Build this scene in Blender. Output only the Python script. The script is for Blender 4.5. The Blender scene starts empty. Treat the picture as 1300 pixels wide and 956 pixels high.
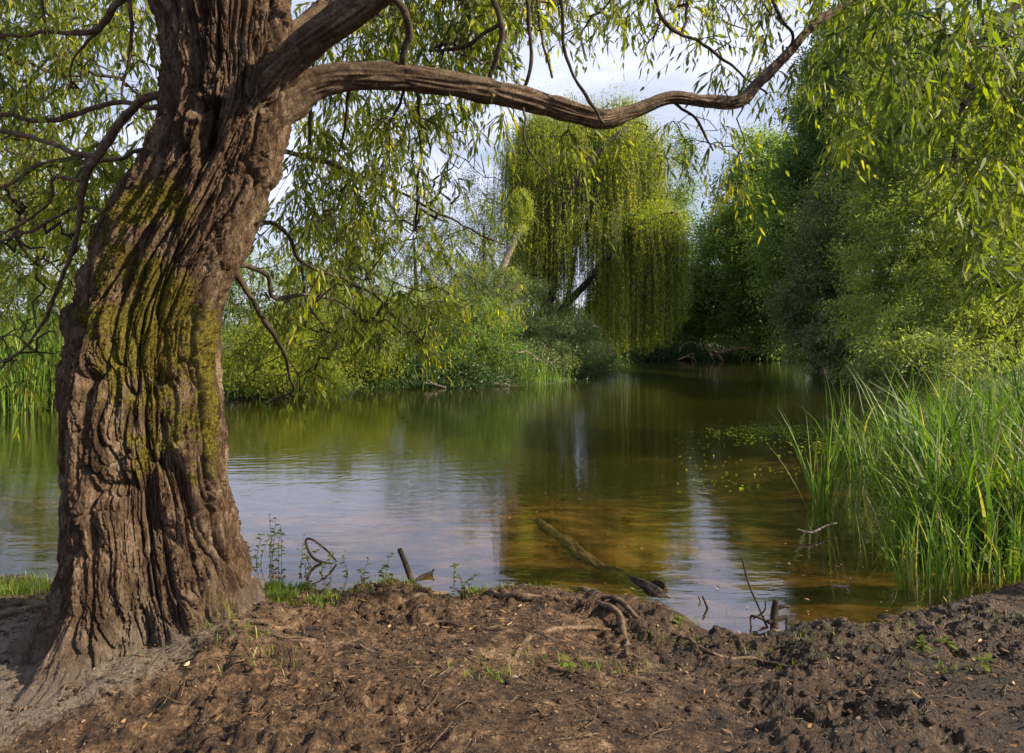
import bpy, math, random
import numpy as np
from mathutils import Vector
sc = bpy.context.scene
COL = sc.collection
# ------------------------------------------------------------------ camera
F, HZ, CAMZ = 867.0, 425.0, 1.6          # focal length and horizon row in 1300x956 pixels
cam_d = bpy.data.cameras.new('camera'); cam = bpy.data.objects.new('camera', cam_d); COL.objects.link(cam)
cam.location = (0, 0, CAMZ); cam.rotation_euler = (math.radians(90), 0, 0)
cam_d.sensor_width = 36; cam_d.lens = 24.0; cam_d.shift_y = -53/1300
cam_d.clip_start = 0.05; cam_d.clip_end = 3000
sc.camera = cam
# ------------------------------------------------------------------ light
SUN = Vector((0.84, -0.19, 0.52)).normalized()
ELEV = math.asin(SUN.z); AZ = math.atan2(SUN.x, SUN.y)
w = bpy.data.worlds.new('World'); sc.world = w; w.use_nodes = True
wt = w.node_tree; wt.nodes.clear()
def wn(t, **k):
    n = wt.nodes.new(t)
    for a, b in k.items(): setattr(n, a, b)
    return n
sky = wn('ShaderNodeTexSky', sky_type='NISHITA', sun_disc=False, sun_elevation=ELEV, sun_rotation=AZ, air_density=1.0, dust_density=1.2)
tc = wn('ShaderNodeTexCoord'); mp = wn('ShaderNodeMapping'); mp.inputs['Scale'].default_value = (1.1, 1.1, 3.0); mp.inputs['Location'].default_value = (0.35, 0.1, 0.2)
nz = wn('ShaderNodeTexNoise'); nz.inputs['Scale'].default_value = 2.1; nz.inputs['Detail'].default_value = 8; nz.inputs['Roughness'].default_value = .55; nz.inputs['Distortion'].default_value = .4
cr = wn('ShaderNodeValToRGB'); cr.color_ramp.elements[0].position = .40; cr.color_ramp.elements[1].position = .62; cr.color_ramp.elements[0].color = (.32, .32, .32, 1)
cm = wn('ShaderNodeMix', data_type='RGBA'); cm.inputs['B'].default_value = (7.0, 7.4, 9.4, 1)
bg = wn('ShaderNodeBackground'); bg.inputs['Strength'].default_value = 0.062
wo = wn('ShaderNodeOutputWorld')
L = wt.links.new
L(tc.outputs['Generated'], mp.inputs['Vector']); L(mp.outputs[0], nz.inputs['Vector']); L(nz.outputs['Fac'], cr.inputs[0])
L(cr.outputs[0], cm.inputs['Factor']); L(sky.outputs[0], cm.inputs['A']); L(cm.outputs['Result'], bg.inputs[0]); L(bg.outputs[0], wo.inputs[0])
sun_d = bpy.data.lights.new('sun', 'SUN'); sun_d.energy = 5.0; sun_d.angle = math.radians(.6); sun_d.color = (1.0, .84, .62)
sun = bpy.data.objects.new('sun', sun_d); COL.objects.link(sun); sun.rotation_euler = (-SUN).to_track_quat('-Z', 'Y').to_euler()
sc.view_settings.view_transform = 'Standard'; sc.view_settings.look = 'None'; sc.view_settings.gamma = 1
sc.view_settings.exposure = 1.2
sc.cycles.max_bounces = 7; sc.cycles.diffuse_bounces = 3; sc.cycles.glossy_bounces = 3; sc.cycles.transmission_bounces = 4
sc.cycles.transparent_max_bounces = 8
sc.cycles.sample_clamp_indirect = 4

# ------------------------------------------------------------------ helpers
R = np.random.default_rng(7)
def at(px, py, Y):
    return np.array([(px-650)/F*Y, Y, CAMZ-(py-HZ)/F*Y])
def unit(v): return v/np.maximum(np.linalg.norm(v, axis=-1, keepdims=True), 1e-9)
def smooth(a, b, x):
    t = np.clip((x-a)/(b-a), 0, 1); return t*t*(3-2*t)
def _h(ix, iy, iz, s):
    n = (ix*374761393 + iy*668265263 + iz*2147483647 + s*974634777) & 0xffffffff
    n = ((n ^ (n >> 13))*1274126177) & 0xffffffff
    n = ((n ^ (n >> 16))*2246822519) & 0xffffffff
    return ((n ^ (n >> 15)) & 0xffffff)/float(0xffffff)*2-1
def noise(p, s=0):
    p = np.asarray(p, float); i = np.floor(p).astype(np.int64); f = p-i; f = f*f*f*(f*(f*6-15)+10)
    x, y, z = i[..., 0], i[..., 1], i[..., 2]; r = 0
    for a in (0, 1):
        wx = f[..., 0] if a else 1-f[..., 0]
        for b in (0, 1):
            wy = f[..., 1] if b else 1-f[..., 1]
            for c in (0, 1):
                wz = f[..., 2] if c else 1-f[..., 2]
                r = r + wx*wy*wz*_h(x+a, y+b, z+c, s)
    return r
def fbm(p, o=4, s=0, g=.5):
    r, a = 0, 1.
    for k in range(o):
        r = r + a*noise(p*2**k + 17.3*k, s+k); a *= g
    return r
def tag(o, label=None, cat=None, group=None, kind=None):
    if label: o['label'] = label
    if cat: o['category'] = cat
    if group: o['group'] = group
    if kind: o['kind'] = kind
    return o
def empty(name, loc, label, cat, group=None):
    o = bpy.data.objects.new(name, None); COL.objects.link(o); o.location = tuple(map(float, loc)); o.empty_display_size = .2
    return tag(o, label, cat, group)
def mesh(name, V, faces, mat, parent=None, sm=False, attrs=None):
    """V (n,3); faces: list of (m,k) int arrays. World coordinates; shifted to the parent's origin."""
    V = np.asarray(V, np.float64).reshape(-1, 3)
    if parent is not None: V = V-np.array(parent.location)
    me = bpy.data.meshes.new(name)
    me.vertices.add(len(V)); me.vertices.foreach_set('co', V.astype(np.float32).ravel())
    faces = [np.asarray(f) for f in faces if len(f)]
    loops = np.concatenate([f.ravel() for f in faces]); tot = np.concatenate([np.full(len(f), f.shape[1]) for f in faces])
    st = np.concatenate([[0], np.cumsum(tot)[:-1]])
    me.loops.add(len(loops)); me.loops.foreach_set('vertex_index', loops.astype(np.int32))
    me.polygons.add(len(tot)); me.polygons.foreach_set('loop_start', st.astype(np.int32)); me.polygons.foreach_set('loop_total', tot.astype(np.int32))
    if sm: me.polygons.foreach_set('use_smooth', np.ones(len(tot), bool))
    me.update(calc_edges=True)
    for k, v in (attrs or {}).items():
        a = me.attributes.new(k, 'FLOAT', 'POINT'); a.data.foreach_set('value', np.asarray(v, np.float32))
    me.materials.append(mat)
    o = bpy.data.objects.new(name, me); COL.objects.link(o)
    if parent is not None: o.parent = parent
    return o
class Bag:
    """collects arrays of vertices, faces and a tint attribute for one mesh"""
    def __init__(s): s.V = []; s.Fq = []; s.Ft = []; s.T = []; s.n = 0
    def add(s, V, q=None, t=None, tint=0.5):
        V = np.asarray(V).reshape(-1, 3)
        if q is not None: s.Fq.append(np.asarray(q)+s.n)
        if t is not None: s.Ft.append(np.asarray(t)+s.n)
        s.V.append(V); s.T.append(np.broadcast_to(np.asarray(tint, float), (len(V),))); s.n += len(V)
    def build(s, name, mat, parent=None, sm=False):
        f = []
        if s.Fq: f.append(np.concatenate(s.Fq))
        if s.Ft: f.append(np.concatenate(s.Ft))
        return mesh(name, np.concatenate(s.V), f, mat, parent, sm, {'tint': np.concatenate(s.T)})
def join_bags(name, parts, parent=None):
    """one mesh out of several bags, each with its own material"""
    b = Bag(); cnt = []
    for bag, m in parts:
        b.add(np.concatenate(bag.V), None, None, np.concatenate(bag.T)); o = b.n-bag.n
        cnt.append((sum(len(q) for q in bag.Fq), sum(len(q) for q in bag.Ft)))
        b.Fq += [q+o for q in bag.Fq]; b.Ft += [q+o for q in bag.Ft]
    ob = b.build(name, parts[0][1], parent)
    for bag, m in parts[1:]: ob.data.materials.append(m)
    idx = np.concatenate([np.full(c[0], k) for k, c in enumerate(cnt)]+[np.full(c[1], k) for k, c in enumerate(cnt)])
    ob.data.polygons.foreach_set('material_index', idx.astype(np.int32)); return ob
def catmull(P, n):
    P = np.asarray(P, float); Q = np.vstack([2*P[0]-P[1], P, 2*P[-1]-P[-2]]); m = len(P)-1
    t = np.linspace(0, m, n); i = np.clip(t.astype(int), 0, m-1); f = (t-i)[:, None]
    a, b, c, d = Q[i], Q[i+1], Q[i+2], Q[i+3]
    return .5*(2*b+(c-a)*f+(2*a-5*b+4*c-d)*f**2+(3*b-3*c+d-a)*f**3)
def tube(bag, P, r, k=8, tint=.5, rough=0., cap=True):
    """one tube along P (n,3) with radii r (n,), displaced like bark by rough"""
    P = np.asarray(P, float); n = len(P); r = np.broadcast_to(np.asarray(r, float), (n,))
    T = unit(np.gradient(P, axis=0)); up = np.array([0.13, .97, .21])
    A = unit(np.cross(T, up)); B = np.cross(T, A); th = np.arange(k)/k*2*np.pi
    d = A[:, None]*np.cos(th)[None, :, None] + B[:, None]*np.sin(th)[None, :, None]
    rr = np.repeat(r[:, None], k, 1)
    if rough:
        s = np.concatenate([[0], np.cumsum(np.linalg.norm(np.diff(P, axis=0), axis=1))])
        q = np.stack(np.broadcast_arrays(np.cos(th)[None]*3.4, np.sin(th)[None]*3.4, s[:, None]*4.5+P[0].sum()), -1)
        nn = np.abs(noise(q, 3))**.7*.9+.35*noise(q*2.3, 5)+.5*noise(q*.4, 9)
        rr = rr*(1+rough*(nn-.3))
    V = (P[:, None]+d*rr[..., None]).reshape(-1, 3)
    i = np.arange(n-1)[:, None]*k; j = np.arange(k)[None]; j2 = (j+1) % k
    q = np.stack([i+j, i+j2, i+k+j2, i+k+j], -1).reshape(-1, 4)
    t = None
    if cap:
        V = np.vstack([V, P[0]-T[0]*r[0]*.3, P[-1]+T[-1]*r[-1]*.5]); jj = np.arange(k)
        t = np.vstack([np.stack([(jj+1) % k, jj, np.full(k, n*k)], -1), np.stack([(n-1)*k+jj, (n-1)*k+(jj+1) % k, np.full(k, n*k+1)], -1)])
    bag.add(V, q, t, tint)
def tubes(bag, PP, rr, k=4, tint=.5):
    """many tubes at once: PP (m,n,3), rr (m,n)"""
    m, n, _ = PP.shape
    T = unit(np.gradient(PP, axis=1)); A = unit(np.cross(T, np.array([.31, .83, .46]))); B = np.cross(T, A)
    th = np.arange(k)/k*2*np.pi
    V = PP[:, :, None]+(A[:, :, None]*np.cos(th)[:, None]+B[:, :, None]*np.sin(th)[:, None])*rr[:, :, None, None]
    b = (np.arange(m)*n*k)[:, None, None]; i = (np.arange(n-1)*k)[None, :, None]; j = np.arange(k)[None, None]
    q = np.stack([b+i+j, b+i+(j+1) % k, b+i+k+(j+1) % k, b+i+k+j], -1).reshape(-1, 4)
    bag.add(V.reshape(-1, 3), q, None, tint)
def leaves(bag, P, D, Ln, W, tint, lance=False, droop=.15, N=None):
    """P (n,3) leaf bases, D (n,3) directions"""
    n = len(P); D = unit(D); Ln = np.broadcast_to(Ln, (n,))[:, None]; W = np.broadcast_to(W, (n,))[:, None]
    if N is None: N = R.normal(size=(n, 3))
    S = unit(np.cross(D, N)); U = np.cross(S, D); down = np.array([0, 0, -1.])
    if lance:
        V = np.stack([P, P+D*Ln*.3+S*W*.5+U*Ln*.02, P+D*Ln*.3-S*W*.5+U*Ln*.02,
                      P+D*Ln*.68+S*W*.38+down*Ln*droop*.4, P+D*Ln*.68-S*W*.38+down*Ln*droop*.4, P+D*Ln+down*Ln*droop], 1)
        b = (np.arange(n)*6)[:, None]
        bag.add(V.reshape(-1, 3), b+np.array([[1, 3, 4, 2]]), np.vstack([b+np.array([[0, 1, 2]]), b+np.array([[3, 5, 4]])]), np.repeat(tint, 6))
    else:
        V = np.stack([P, P+D*Ln*.45+S*W*.5+U*W*.15, P+D*Ln+down*Ln*droop, P+D*Ln*.45-S*W*.5+U*W*.15], 1)
        bag.add(V.reshape(-1, 3), (np.arange(n)*4)[:, None]+np.array([[0, 1, 2, 3]]), None, np.repeat(tint, 4))
def blades(bag, P, H, W, az, lean, curl, tint, seg=5):
    """ribbon leaves rising from P; lean = initial tilt, curl = extra bend at the tip (radians)"""
    n = len(P); t = np.linspace(0, 1, seg+1)
    ang = lean[:, None]+curl[:, None]*t[None]**1.7
    st = H[:, None]/seg
    dx = np.cumsum(np.sin(ang)*st, 1)-np.sin(ang)*st; dz = np.cumsum(np.cos(ang)*st, 1)-np.cos(ang)*st
    o = np.stack([np.cos(az), np.sin(az), 0*az], -1)
    a2 = az+np.pi/2+R.normal(0, .6, n); s = np.stack([np.cos(a2), np.sin(a2), 0*az], -1)
    C = P[:, None]+o[:, None]*dx[..., None]+np.array([0, 0, 1.])*dz[..., None]
    ww = W[:, None]*(np.minimum(1, .55+t*1.8)*(1-t**2.2))[None]*.5+.0004
    V = np.stack([C-s[:, None]*ww[..., None], C+s[:, None]*ww[..., None]], 2)
    b = (np.arange(n)*(seg+1)*2)[:, None, None]; i = (np.arange(seg)*2)[None, :, None]
    q = (b+i+np.array([0, 1, 3, 2])[None, None]).reshape(-1, 4)
    bag.add(V.reshape(-1, 3), q, None, np.repeat(tint, (seg+1)*2))

# ------------------------------------------------------------------ materials
def newmat(name):
    m = bpy.data.materials.new(name); m.use_nodes = True; t = m.node_tree; t.nodes.clear(); return m, t
def nd(t, ty, ins=None, **k):
    n = t.nodes.new(ty)
    for a, b in k.items(): setattr(n, a, b)
    for a, b in (ins or {}).items():
        if hasattr(b, 'is_output'): t.links.new(b, n.inputs[a])
        else: n.inputs[a].default_value = b
    return n
def ramp(t, fac, stops):
    r = t.nodes.new('ShaderNodeValToRGB'); e = r.color_ramp.elements
    while len(e) < len(stops): e.new(.5)
    for i, (p, c) in enumerate(stops):
        e[i].position = p; e[i].color = (*c, 1) if len(c) == 3 else c
    t.links.new(fac, r.inputs[0]); return r.outputs[0]
def g3(v): return (v, v, v)
def leafmat(name, stops, trans=.45, tcol=1.5, rough=.5, spec=.32):
    m, t = newmat(name)
    a = nd(t, 'ShaderNodeAttribute', attribute_name='tint')
    c = ramp(t, a.outputs['Fac'], stops)
    p = nd(t, 'ShaderNodeBsdfPrincipled', {'Base Color': c, 'Roughness': rough, 'Specular IOR Level': spec})
    mx = nd(t, 'ShaderNodeMix', {'Factor': 1.0, 'A': c, 'B': (tcol*1.19, tcol*1.16, tcol*.32, 1)}, data_type='RGBA', blend_type='MULTIPLY')
    tr = nd(t, 'ShaderNodeBsdfTranslucent', {'Color': mx.outputs['Result']})
    ms = nd(t, 'ShaderNodeMixShader', {0: trans, 1: p.outputs[0], 2: tr.outputs[0]})
    nd(t, 'ShaderNodeOutputMaterial', {0: ms.outputs[0]}); return m
GR = lambda a, b, c, d: [(0, a), (.4, b), (.75, c), (1, d)]
M = {}
M['near_leaf'] = leafmat('willow_leaf', GR((.04, .06, .014), (.085, .12, .018), (.18, .21, .022), (.31, .29, .03)), .55, 2.0, .5)
M['near_leaf2'] = leafmat('overhanging_leaf', GR((.035, .06, .012), (.08, .12, .016), (.15, .195, .02), (.25, .26, .03)), .5, 1.9, .55)
M['weeping'] = leafmat('weeping_leaf', GR((.07, .11, .014), (.155, .21, .024), (.265, .305, .03), (.40, .40, .04)), .5, 2.0, .5)
M['mid'] = leafmat('bank_tree_leaf', GR((.042, .08, .032), (.085, .145, .05), (.135, .20, .062), (.22, .28, .08)), .52, 2.1, .45)
M['grey'] = leafmat('grey_willow_leaf', GR((.055, .08, .042), (.10, .145, .062), (.16, .21, .08), (.24, .28, .10)), .38, 1.4, .4)
M['olive'] = leafmat('olive_willow_leaf', GR((.075, .105, .038), (.13, .175, .055), (.20, .245, .07), (.30, .33, .085)), .5, 2.0, .5)
M['bright'] = leafmat('bright_shrub_leaf', GR((.07, .105, .016), (.15, .19, .024), (.25, .27, .03), (.36, .35, .045)), .48, 1.6, .45)
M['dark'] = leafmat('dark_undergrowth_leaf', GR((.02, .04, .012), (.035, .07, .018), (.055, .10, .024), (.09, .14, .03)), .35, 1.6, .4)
M['far'] = leafmat('far_tree_leaf', GR((.05, .075, .05), (.075, .11, .065), (.10, .14, .075), (.14, .18, .08)), .3, 1.3, .6)
M['reed'] = leafmat('reed_blade', GR((.035, .08, .014), (.065, .14, .018), (.11, .20, .024), (.30, .28, .10)), .38, 1.6, .5, .3)
M['grass'] = leafmat('grass_blade', GR((.06, .10, .015), (.10, .17, .02), (.17, .23, .028), (.30, .26, .09)), .35, 1.4, .45)
M['moss'] = leafmat('moss_tuft', GR((.045, .042, .008), (.085, .078, .011), (.15, .125, .015), (.23, .19, .025)), .3, 1.2, .8, .1)
M['litter'] = leafmat('fallen_leaf', GR((.10, .055, .028), (.20, .11, .05), (.30, .17, .06), (.42, .30, .16)), .1, 1.0, .7)
M['crumb'] = leafmat('bank_crumb', GR((.03, .02, .012), (.10, .065, .04), (.20, .14, .09), (.38, .30, .21)), .02, 1.0, .85, .2)
M['dead_reed'] = leafmat('dead_reed', GR((.22, .16, .08), (.3, .22, .12), (.36, .28, .16), (.4, .33, .2)), .1, 1.0, .7)

def barkmat(name, lo, mid, hi, sc_=(9, 9, 2.2), bump=.6, moss=False, dist=.012, detail=1.):
    m, t = newmat(name)
    geo = nd(t, 'ShaderNodeNewGeometry'); mp = nd(t, 'ShaderNodeMapping', {'Vector': geo.outputs['Position'], 'Scale': sc_})
    n1 = nd(t, 'ShaderNodeTexNoise', {'Vector': mp.outputs[0], 'Scale': 1.6*detail, 'Detail': 7, 'Roughness': .65, 'Distortion': .8})
    n2 = nd(t, 'ShaderNodeTexNoise', {'Vector': mp.outputs[0], 'Scale': 9.0*detail, 'Detail': 9, 'Roughness': .75, 'Distortion': .5})
    n3 = nd(t, 'ShaderNodeTexNoise', {'Vector': geo.outputs['Position'], 'Scale': 3.5, 'Detail': 4})
    c = ramp(t, n1.outputs['Fac'], [(.36, lo), (.50, mid), (.64, hi)])
    c2 = nd(t, 'ShaderNodeMix', {'Factor': n3.outputs['Fac'], 'A': c, 'B': tuple(x*.9 for x in lo)+(1,)}, data_type='RGBA')
    fine = ramp(t, n2.outputs['Fac'], [(.38, g3(.35)), (.5, g3(.9)), (.62, g3(1.6))])
    c3 = nd(t, 'ShaderNodeMix', {'Factor': .8, 'A': c2.outputs['Result'], 'B': fine}, data_type='RGBA', blend_type='MULTIPLY')
    col = c3.outputs['Result']
    if moss:
        a = nd(t, 'ShaderNodeAttribute', attribute_name='moss')
        n4 = nd(t, 'ShaderNodeTexNoise', {'Vector': geo.outputs['Position'], 'Scale': 26.0, 'Detail': 6, 'Roughness': .7})
        n5 = nd(t, 'ShaderNodeTexNoise', {'Vector': geo.outputs['Position'], 'Scale': 90.0, 'Detail': 3})
        s = nd(t, 'ShaderNodeMath', {0: a.outputs['Fac'], 1: n4.outputs['Fac']}, operation='ADD')
        fac = ramp(t, s.outputs[0], [(.84, g3(0)), (1.02, g3(.9))])
        mc = ramp(t, n5.outputs['Fac'], [(.3, (.055, .055, .010)), (.5, (.15, .13, .014)), (.7, (.28, .225, .022))])
        c4 = nd(t, 'ShaderNodeMix', {'Factor': fac, 'A': col, 'B': mc}, data_type='RGBA'); col = c4.outputs['Result']
        a2 = nd(t, 'ShaderNodeAttribute', attribute_name='mud')
        c5 = nd(t, 'ShaderNodeMix', {'Factor': a2.outputs['Fac'], 'A': col, 'B': (.19, .165, .135, 1)}, data_type='RGBA'); col = c5.outputs['Result']
    h = nd(t, 'ShaderNodeMath', {0: n1.outputs['Fac'], 1: n2.outputs['Fac']}, operation='ADD')
    b = nd(t, 'ShaderNodeBump', {'Height': h.outputs[0], 'Strength': bump, 'Distance': dist})
    p = nd(t, 'ShaderNodeBsdfPrincipled', {'Base Color': col, 'Roughness': .85, 'Specular IOR Level': .2, 'Normal': b.outputs[0]})
    nd(t, 'ShaderNodeOutputMaterial', {0: p.outputs[0]}); return m
M['bark'] = barkmat('willow_bark', (.05, .030, .018), (.215, .135, .082), (.47, .355, .245), (11, 11, 3.6), 1.0, True, .035)
M['limb'] = barkmat('limb_bark', (.05, .034, .022), (.13, .088, .056), (.25, .185, .125), (12, 12, 12), .7, False, .012)
M['twig'] = barkmat('twig_bark', (.035, .028, .02), (.07, .052, .036), (.12, .09, .06), (12, 12, 12), .3)
M['farbark'] = barkmat('dark_bark', (.04, .03, .022), (.08, .06, .045), (.14, .11, .08), (3, 3, 1), .5)
M['dead'] = barkmat('dead_wood', (.14, .12, .10), (.26, .22, .18), (.40, .35, .29), (6, 6, 6), .5)
M['root'] = barkmat('root_bark', (.06, .04, .026), (.16, .11, .072), (.30, .22, .15), (10, 10, 10), .6)
M['wetwood'] = barkmat('wet_wood', (.02, .014, .010), (.045, .032, .022), (.10, .075, .055), (10, 10, 10), .6)

def groundmat():
    m, t = newmat('ground_soil')
    geo = nd(t, 'ShaderNodeNewGeometry'); pos = geo.outputs['Position']
    n1 = nd(t, 'ShaderNodeTexNoise', {'Vector': pos, 'Scale': 2.6, 'Detail': 6, 'Roughness': .6})
    n2 = nd(t, 'ShaderNodeTexNoise', {'Vector': pos, 'Scale': 24.0, 'Detail': 8, 'Roughness': .72, 'Distortion': .6})
    n3 = nd(t, 'ShaderNodeTexNoise', {'Vector': pos, 'Scale': 95.0, 'Detail': 5, 'Roughness': .75})
    n4 = nd(t, 'ShaderNodeTexNoise', {'Vector': pos, 'Scale': 7.0, 'Detail': 6, 'Roughness': .7, 'Distortion': 1.0})
    sm_ = nd(t, 'ShaderNodeMix', {'Factor': .55, 'A': n2.outputs['Fac'], 'B': n4.outputs['Fac']})
    soil = ramp(t, sm_.outputs[0], [(.40, (.012, .008, .005)), (.47, (.055, .031, .017)), (.54, (.125, .075, .040)), (.63, (.28, .19, .115))])
    fine = ramp(t, n3.outputs['Fac'], [(.38, g3(.4)), (.62, g3(1.55))])
    s1 = nd(t, 'ShaderNodeMix', {'Factor': .9, 'A': soil, 'B': fine}, data_type='RGBA', blend_type='MULTIPLY')
    # wet dark mud towards the right and dry cracked clay at the foot of the tree
    am = nd(t, 'ShaderNodeAttribute', attribute_name='mud')
    wet = nd(t, 'ShaderNodeAttribute', attribute_name='wet')
    bed = nd(t, 'ShaderNodeAttribute', attribute_name='bed')
    far = nd(t, 'ShaderNodeAttribute', attribute_name='far')
    vo = nd(t, 'ShaderNodeTexVoronoi', {'Vector': pos, 'Scale': 17.0, 'Randomness': 1.0}, feature='DISTANCE_TO_EDGE')
    crk = ramp(t, vo.outputs['Distance'], [(0.0, g3(.55)), (.04, g3(1))])
    clay = ramp(t, n3.outputs['Fac'], [(.36, (.085, .066, .05)), (.64, (.24, .20, .155))])
    cl = nd(t, 'ShaderNodeMix', {'Factor': 1.0, 'A': clay, 'B': crk}, data_type='RGBA', blend_type='MULTIPLY')
    mm = nd(t, 'ShaderNodeMath', {0: am.outputs['Fac'], 1: n2.outputs['Fac']}, operation='ADD')
    mf = ramp(t, mm.outputs[0], [(.85, g3(0)), (1.05, g3(1))])
    c1 = nd(t, 'ShaderNodeMix', {'Factor': mf, 'A': s1.outputs['Result'], 'B': cl.outputs['Result']}, data_type='RGBA')
    wc = nd(t, 'ShaderNodeMix', {'Factor': wet.outputs['Fac'], 'A': c1.outputs['Result'], 'B': (.42, .40, .40, 1)}, data_type='RGBA', blend_type='MULTIPLY')
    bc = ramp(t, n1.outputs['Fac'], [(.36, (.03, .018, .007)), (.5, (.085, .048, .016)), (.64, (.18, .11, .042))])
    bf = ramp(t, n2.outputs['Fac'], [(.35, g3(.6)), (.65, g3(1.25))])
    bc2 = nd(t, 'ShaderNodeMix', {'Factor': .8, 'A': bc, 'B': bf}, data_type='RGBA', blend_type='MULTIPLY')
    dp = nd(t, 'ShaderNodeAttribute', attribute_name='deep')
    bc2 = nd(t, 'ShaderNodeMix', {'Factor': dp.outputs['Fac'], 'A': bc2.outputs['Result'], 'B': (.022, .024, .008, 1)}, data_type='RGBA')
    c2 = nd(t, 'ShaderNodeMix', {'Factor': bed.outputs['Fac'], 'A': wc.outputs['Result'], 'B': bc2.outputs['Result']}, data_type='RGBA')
    gc = ramp(t, n2.outputs['Fac'], [(.3, (.025, .035, .012)), (.6, (.06, .075, .022))])
    c3 = nd(t, 'ShaderNodeMix', {'Factor': far.outputs['Fac'], 'A': c2.outputs['Result'], 'B': gc}, data_type='RGBA')
    h = nd(t, 'ShaderNodeMath', {0: n2.outputs['Fac'], 1: n3.outputs['Fac']}, operation='ADD')
    b = nd(t, 'ShaderNodeBump', {'Height': h.outputs[0], 'Strength': 1.0, 'Distance': .022})
    ro = nd(t, 'ShaderNodeMapRange', {'Value': wet.outputs['Fac'], 'To Min': .9, 'To Max': .42})
    p = nd(t, 'ShaderNodeBsdfPrincipled', {'Base Color': c3.outputs['Result'], 'Roughness': ro.outputs[0], 'Specular IOR Level': nd(t, 'ShaderNodeMapRange', {'Value': bed.outputs['Fac'], 'To Min': .35, 'To Max': 0.0}).outputs[0], 'Normal': b.outputs[0]})
    nd(t, 'ShaderNodeOutputMaterial', {0: p.outputs[0]}); return m
M['ground'] = groundmat()

def watermat():
    m, t = newmat('pond_water')
    geo = nd(t, 'ShaderNodeNewGeometry'); pos = geo.outputs['Position']
    mp = nd(t, 'ShaderNodeMapping', {'Vector': pos, 'Scale': (1.1, 3.2, 1)})
    n1 = nd(t, 'ShaderNodeTexNoise', {'Vector': mp.outputs[0], 'Scale': 1.7, 'Detail': 3, 'Roughness': .5})
    n2 = nd(t, 'ShaderNodeTexNoise', {'Vector': mp.outputs[0], 'Scale': 8.0, 'Detail': 2, 'Roughness': .5})
    def rings(cx, cy, k, r0, wd, amp):
        d = nd(t, 'ShaderNodeVectorMath', {0: pos, 1: (cx, cy, 0)}, operation='DISTANCE')
        ph = nd(t, 'ShaderNodeMath', {0: d.outputs['Value'], 1: k}, operation='MULTIPLY')
        s = nd(t, 'ShaderNodeMath', {0: ph.outputs[0]}, operation='SINE')
        e = nd(t, 'ShaderNodeMath', {0: d.outputs['Value'], 1: r0}, operation='SUBTRACT')
        e2 = nd(t, 'ShaderNodeMath', {0: e.outputs[0], 1: wd}, operation='DIVIDE')
        e3 = nd(t, 'ShaderNodeMath', {0: e2.outputs[0], 1: 2.0}, operation='POWER')
        e3.inputs[0].default_value = 0
        ab = nd(t, 'ShaderNodeMath', {0: e2.outputs[0], 1: e2.outputs[0]}, operation='MULTIPLY')
        ng = nd(t, 'ShaderNodeMath', {0: ab.outputs[0], 1: -1.0}, operation='MULTIPLY')
        ex = nd(t, 'ShaderNodeMath', {0: ng.outputs[0]}, operation='EXPONENT')
        mu = nd(t, 'ShaderNodeMath', {0: s.outputs[0], 1: ex.outputs[0]}, operation='MULTIPLY')
        return nd(t, 'ShaderNodeMath', {0: mu.outputs[0], 1: amp}, operation='MULTIPLY').outputs[0]
    hs = [nd(t, 'ShaderNodeMath', {0: n1.outputs['Fac'], 1: .55}, operation='MULTIPLY').outputs[0],
          nd(t, 'ShaderNodeMath', {0: n2.outputs['Fac'], 1: .10}, operation='MULTIPLY').outputs[0],
          rings(-3.6, 10.0, 34, 1.1, .9, .055), rings(-1.2, 7.2, 46, .5, .8, .03), rings(1.4, 6.6, 40, .2, 1.1, .028)]
    acc = hs[0]
    for h in hs[1:]: acc = nd(t, 'ShaderNodeMath', {0: acc, 1: h}, operation='ADD').outputs[0]
    b = nd(t, 'ShaderNodeBump', {'Height': acc, 'Strength': .14, 'Distance': .05})
    ior = nd(t, 'ShaderNodeMapRange', {'Value': geo.outputs['Backfacing'], 'To Min': 2.1, 'To Max': 1/2.1})
    fr = nd(t, 'ShaderNodeFresnel', {'IOR': ior.outputs[0], 'Normal': b.outputs[0]})
    gl = nd(t, 'ShaderNodeBsdfGlossy', {'Color': (.93, .93, .97, 1), 'Roughness': .015, 'Normal': b.outputs[0]})
    tp = nd(t, 'ShaderNodeBsdfTransparent', {'Color': (.95, .91, .66, 1)})
    df = nd(t, 'ShaderNodeBsdfDiffuse', {'Color': (.13, .13, .03, 1)})
    body = nd(t, 'ShaderNodeMixShader', {0: .035, 1: tp.outputs[0], 2: df.outputs[0]})
    ms = nd(t, 'ShaderNodeMixShader', {0: fr.outputs[0], 1: body.outputs[0], 2: gl.outputs[0]})
    nd(t, 'ShaderNodeOutputMaterial', {0: ms.outputs[0]}); return m
M['water'] = watermat()

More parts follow.
